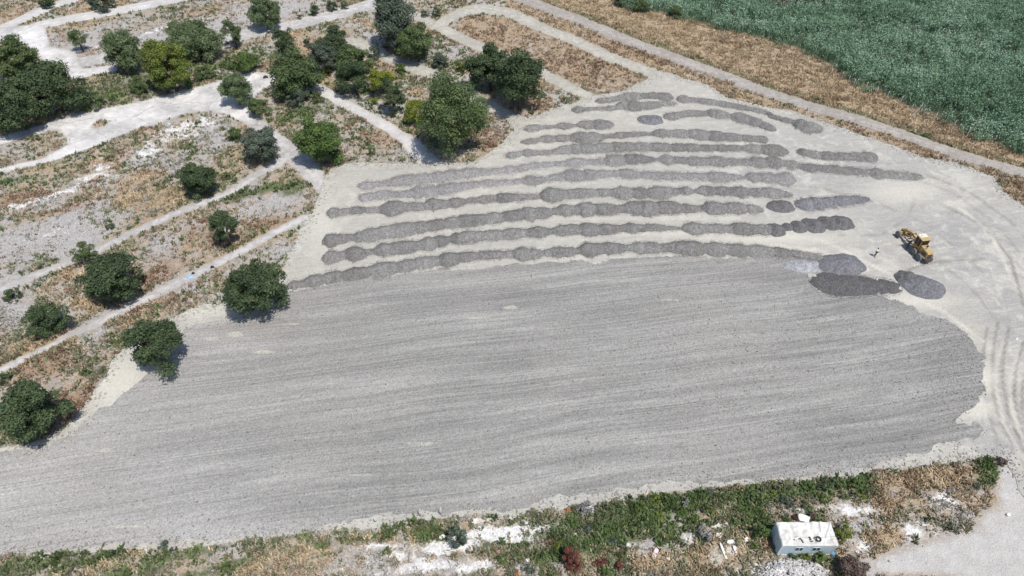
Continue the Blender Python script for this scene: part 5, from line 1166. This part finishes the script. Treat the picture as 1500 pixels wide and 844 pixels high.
# cab
m = MB(); m.box((1.05, 0, 1.15), (1.35, 1.36, .75), bev=.03); m.build('cab_base', M['yel'], gr)
m = MB()
for sx in (.42, 1.68):
    for sy in (-.66, .66): m.box((sx, sy, 2.25), (.09, .09, 1.5), bev=.01)
for sy in (-.66, .66): m.box((1.05, sy, 1.56), (1.3, .07, .1)); m.box((1.05, sy, 2.35), (.06, .06, 1.3))
for sx in (.42, 1.68): m.box((sx, 0, 1.56), (.07, 1.3, .1))
m.build('cab_frame', M['yel'], gr)
m = MB(); m.box((1.05, .645, 2.28), (1.2, .02, 1.34)); m.box((1.05, -.645, 2.28), (1.2, .02, 1.34)); m.box((.405, 0, 2.28), (.02, 1.22, 1.34)); m.box((1.695, 0, 2.28), (.02, 1.22, 1.34)); m.build('window', M['dark'], gr)
rf = MB().box((1.05, 0, 3.07), (1.62, 1.62, .14), bev=.05).build('cab_roof', M['yelpale'], gr)
MB().box((1.38, 0, 3.155), (.80, 1.30, .04), bev=.015).build('roof_panel', M['roofw'], rf)
MB().tube((1.3, .3, 3.17), (1.3, .3, 3.26), .07, n=10).build('vent', M['steel'], rf)
for s_ in (1, -1):
    m = MB(); m.path([(1.72, s_ * .72, 2.5), (1.95, s_ * 1.05, 2.65)], .02, 6); m.box((1.96, s_ * 1.12, 2.6), (.04, .2, .34), bev=.01); m.build('mirror', M['steel'], gr)
m = MB(); m.path([(1.9, -.45, 1.9), (2.0, -.55, 3.45)], .022, 6); m.build('antenna', M['steel'], gr)
# front frame: arched beam
m = MB(); m.prism([(1.72, 1.55), (2.2, 1.95), (3.4, 2.12), (4.6, 1.72), (5.25, 1.15), (5.25, .85), (4.95, .85), (4.35, 1.42), (3.4, 1.78), (2.3, 1.62), (1.75, 1.05)], -.17, .17); m.build('front_frame', M['yelpale'], gr)
m = MB(); m.box((4.92, 0, .72), (.26, 1.6, .24), bev=.04); m.box((5.35, 0, 1.05), (.25, .62, .5), bev=.04); m.box((4.92, .5, .95), (.12, .5, .12)); m.build('front_axle', M['yel'], gr)
m = MB()
for s_ in (1, -1): m.path([(5.3, s_ * .08, .62), (4.2, s_ * .32, .68), (3.15, s_ * .62, .74)], .075, 8)
m.build('drawbar', M['yel'], gr)
m = MB(); prof = [(.62, -.05), (.70, -.05), (.70, .05), (.62, .05), (.62, -.05)]; m.lathe(prof, (2.85, 0, .72), (0, 0, 1), 28); m.box((2.85, 0, .74), (.2, 1.3, .08)); m.build('circle_gear', M['steel'], gr)
m = MB(); prof = [(.20 * (1 - cos(a)) , .26 + .34 * sin(a)) for a in [(-.9 + 1.8 * k / 8) for k in range(9)]]
full = prof + [(x + .035, zz) for x, zz in prof[::-1]]
m.prism(full, -1.35, 1.35); bmesh.ops.rotate(m.b, verts=m.b.verts, cent=(0, 0, 0), matrix=Matrix.Rotation(.6, 3, 'Z')); bmesh.ops.translate(m.b, verts=m.b.verts, vec=(2.75, 0, .02)); m.build('blade', M['steel'], gr)
for s_ in (1, -1):
    m = MB(); m.tube((3.05, s_ * .28, 2.15), (2.95, s_ * .48, 1.35), .065, n=10); m.tube((2.95, s_ * .48, 1.35), (2.9, s_ * .6, .75), .035, n=8); m.box((3.05, s_ * .24, 2.05), (.18, .3, .2), bev=.02); m.build('lift_cylinder', M['steel'], gr)
for s_ in (1, -1):
    m = MB(); m.tube((5.1, s_ * .34, 1.5), (5.22, s_ * .34, 1.5), .08, n=12); m.box((5.1, s_ * .34, 1.36), (.05, .05, .25)); m.build('headlight', M['hub'], gr)
m = MB(); m.box((1.05, .86, .72), (.5, .24, .05)); m.box((1.05, .86, .42), (.5, .24, .05)); m.box((.82, .86, .6), (.04, .2, .75)); m.box((1.28, .86, .6), (.04, .2, .75)); m.build('step', M['steel'], gr)

# ------------------------------------------------------------ person walking on the lot
M['skin'] = simple('skin', (.42, .26, .18), .6, .05, 10); M['shirt'] = simple('white_shirt', (.80, .80, .80), .8, .05, 8); M['trouser'] = simple('dark_trousers', (.02, .02, .025), .85, .1, 8); M['hair'] = simple('black_hair', (.012, .011, .011), .7, .1, 8)
def skinned(name, verts, edges, radii, mat, parent, root=0, sub=1):
    me = bpy.data.meshes.new(name); me.from_pydata(verts, edges, [])
    o = bpy.data.objects.new(name, me); col.objects.link(o); o.parent = parent
    md = o.modifiers.new('skin', 'SKIN'); md.use_smooth_shade = True
    for v, r_ in zip(me.skin_vertices[0].data, radii): v.radius = (r_, r_) if not isinstance(r_, tuple) else r_
    me.skin_vertices[0].data[root].use_root = True
    if sub: s_ = o.modifiers.new('sub', 'SUBSURF'); s_.levels = sub; s_.render_levels = sub
    me.materials.append(mat); return o
px_, py_ = G(1281, 376)
pr = empty('person', (px_, py_, Z0), radians(200)); tag(pr, 'person in a white shirt and dark trousers walking on the lot near the grader', 'person')
J = dict(pel=(0, 0, .93), sp=(0, .01, 1.12), ch=(0, .0, 1.32), nk=(0, .01, 1.47), hd0=(0, .02, 1.56), hd1=(0, .02, 1.70),
         lh=(.09, 0, .90), lk=(.11, .14, .50), la=(.11, .06, .09), lt=(.12, .24, .05), rh=(-.09, 0, .90), rk=(-.10, -.02, .50), ra=(-.10, -.24, .13), rt=(-.10, -.10, .05),
         ls=(.18, 0, 1.40), le=(.24, -.06, 1.13), lw=(.25, .04, .90), rs_=(-.18, 0, 1.40), re=(-.24, .04, 1.13), rw=(-.25, .17, .93))
ks = list(J); ei = lambda a, b: (ks.index(a), ks.index(b))
ed = [ei('pel', 'sp'), ei('sp', 'ch'), ei('ch', 'nk'), ei('nk', 'hd0'), ei('hd0', 'hd1'), ei('pel', 'lh'), ei('lh', 'lk'), ei('lk', 'la'), ei('la', 'lt'), ei('pel', 'rh'), ei('rh', 'rk'), ei('rk', 'ra'), ei('ra', 'rt'), ei('ch', 'ls'), ei('ls', 'le'), ei('le', 'lw'), ei('ch', 'rs_'), ei('rs_', 're'), ei('re', 'rw')]
rd = dict(pel=.12, sp=.11, ch=.125, nk=.05, hd0=.085, hd1=.08, lh=.085, lk=.055, la=.04, lt=.035, rh=.085, rk=.055, ra=.04, rt=.035, ls=.06, le=.04, lw=.028, rs_=.06, re=.04, rw=.028)
skinned('body', [J[k] for k in ks], ed, [rd[k] for k in ks], M['skin'], pr)
# clothes a little larger than the body
def part(names, edges, k_, mat, nm, root, over=None):
    over = over or {}
    vs = [over.get(n_, J[n_]) for n_ in names]; skinned(nm, vs, [(names.index(a), names.index(b)) for a, b in edges], [rd[n_] * k_ for n_ in names], mat, pr, names.index(root))
part(['pel', 'lh', 'lk', 'la', 'rh', 'rk', 'ra'], [('pel', 'lh'), ('lh', 'lk'), ('lk', 'la'), ('pel', 'rh'), ('rh', 'rk'), ('rk', 'ra')], 1.22, M['trouser'], 'trousers', 'pel')
part(['pel', 'sp', 'ch', 'ls', 'le', 'rs_', 're'], [('pel', 'sp'), ('sp', 'ch'), ('ch', 'ls'), ('ls', 'le'), ('ch', 'rs_'), ('rs_', 're')], 1.25, M['shirt'], 'shirt', 'ch', {'pel': (0, 0, 1.02)})
m = MB(); r_ = bmesh.ops.create_uvsphere(m.b, u_segments=16, v_segments=10, radius=.108)
for v in m.b.verts:
    v.co = Vector((v.co.x * .92, v.co.y * 1.05 - .015, max(v.co.z, -.03 if v.co.y < 0 else .03) * 1.05 + 1.665))
m.build('hair', M['hair'], pr, True)
for s_ in (1, -1):
    foot = J['lt' if s_ > 0 else 'rt']; an = J['la' if s_ > 0 else 'ra']
    m = MB(); m.box(((foot[0] + an[0]) / 2, (foot[1] + an[1]) / 2 + .0, .05), (.10, .27, .09), bev=.03); m.build('shoe', M['trouser'], pr, True)
for s_ in (1, -1):
    wv = J['lw' if s_ > 0 else 'rw']; m = MB(); m.box((wv[0], wv[1] + .02, wv[2] - .06), (.035, .08, .09), bev=.012)
    for k in range(4): m.tube((wv[0], wv[1] - .012 + k * .021, wv[2] - .10), (wv[0] - s_ * .015, wv[1] - .008 + k * .021, wv[2] - .165 - .01 * (k in (1, 2))), .009, .007, 6)
    m.tube((wv[0], wv[1] + .05, wv[2] - .05), (wv[0] - s_ * .01, wv[1] + .085, wv[2] - .11), .010, .008, 6); m.build('hand', M['skin'], pr, True)
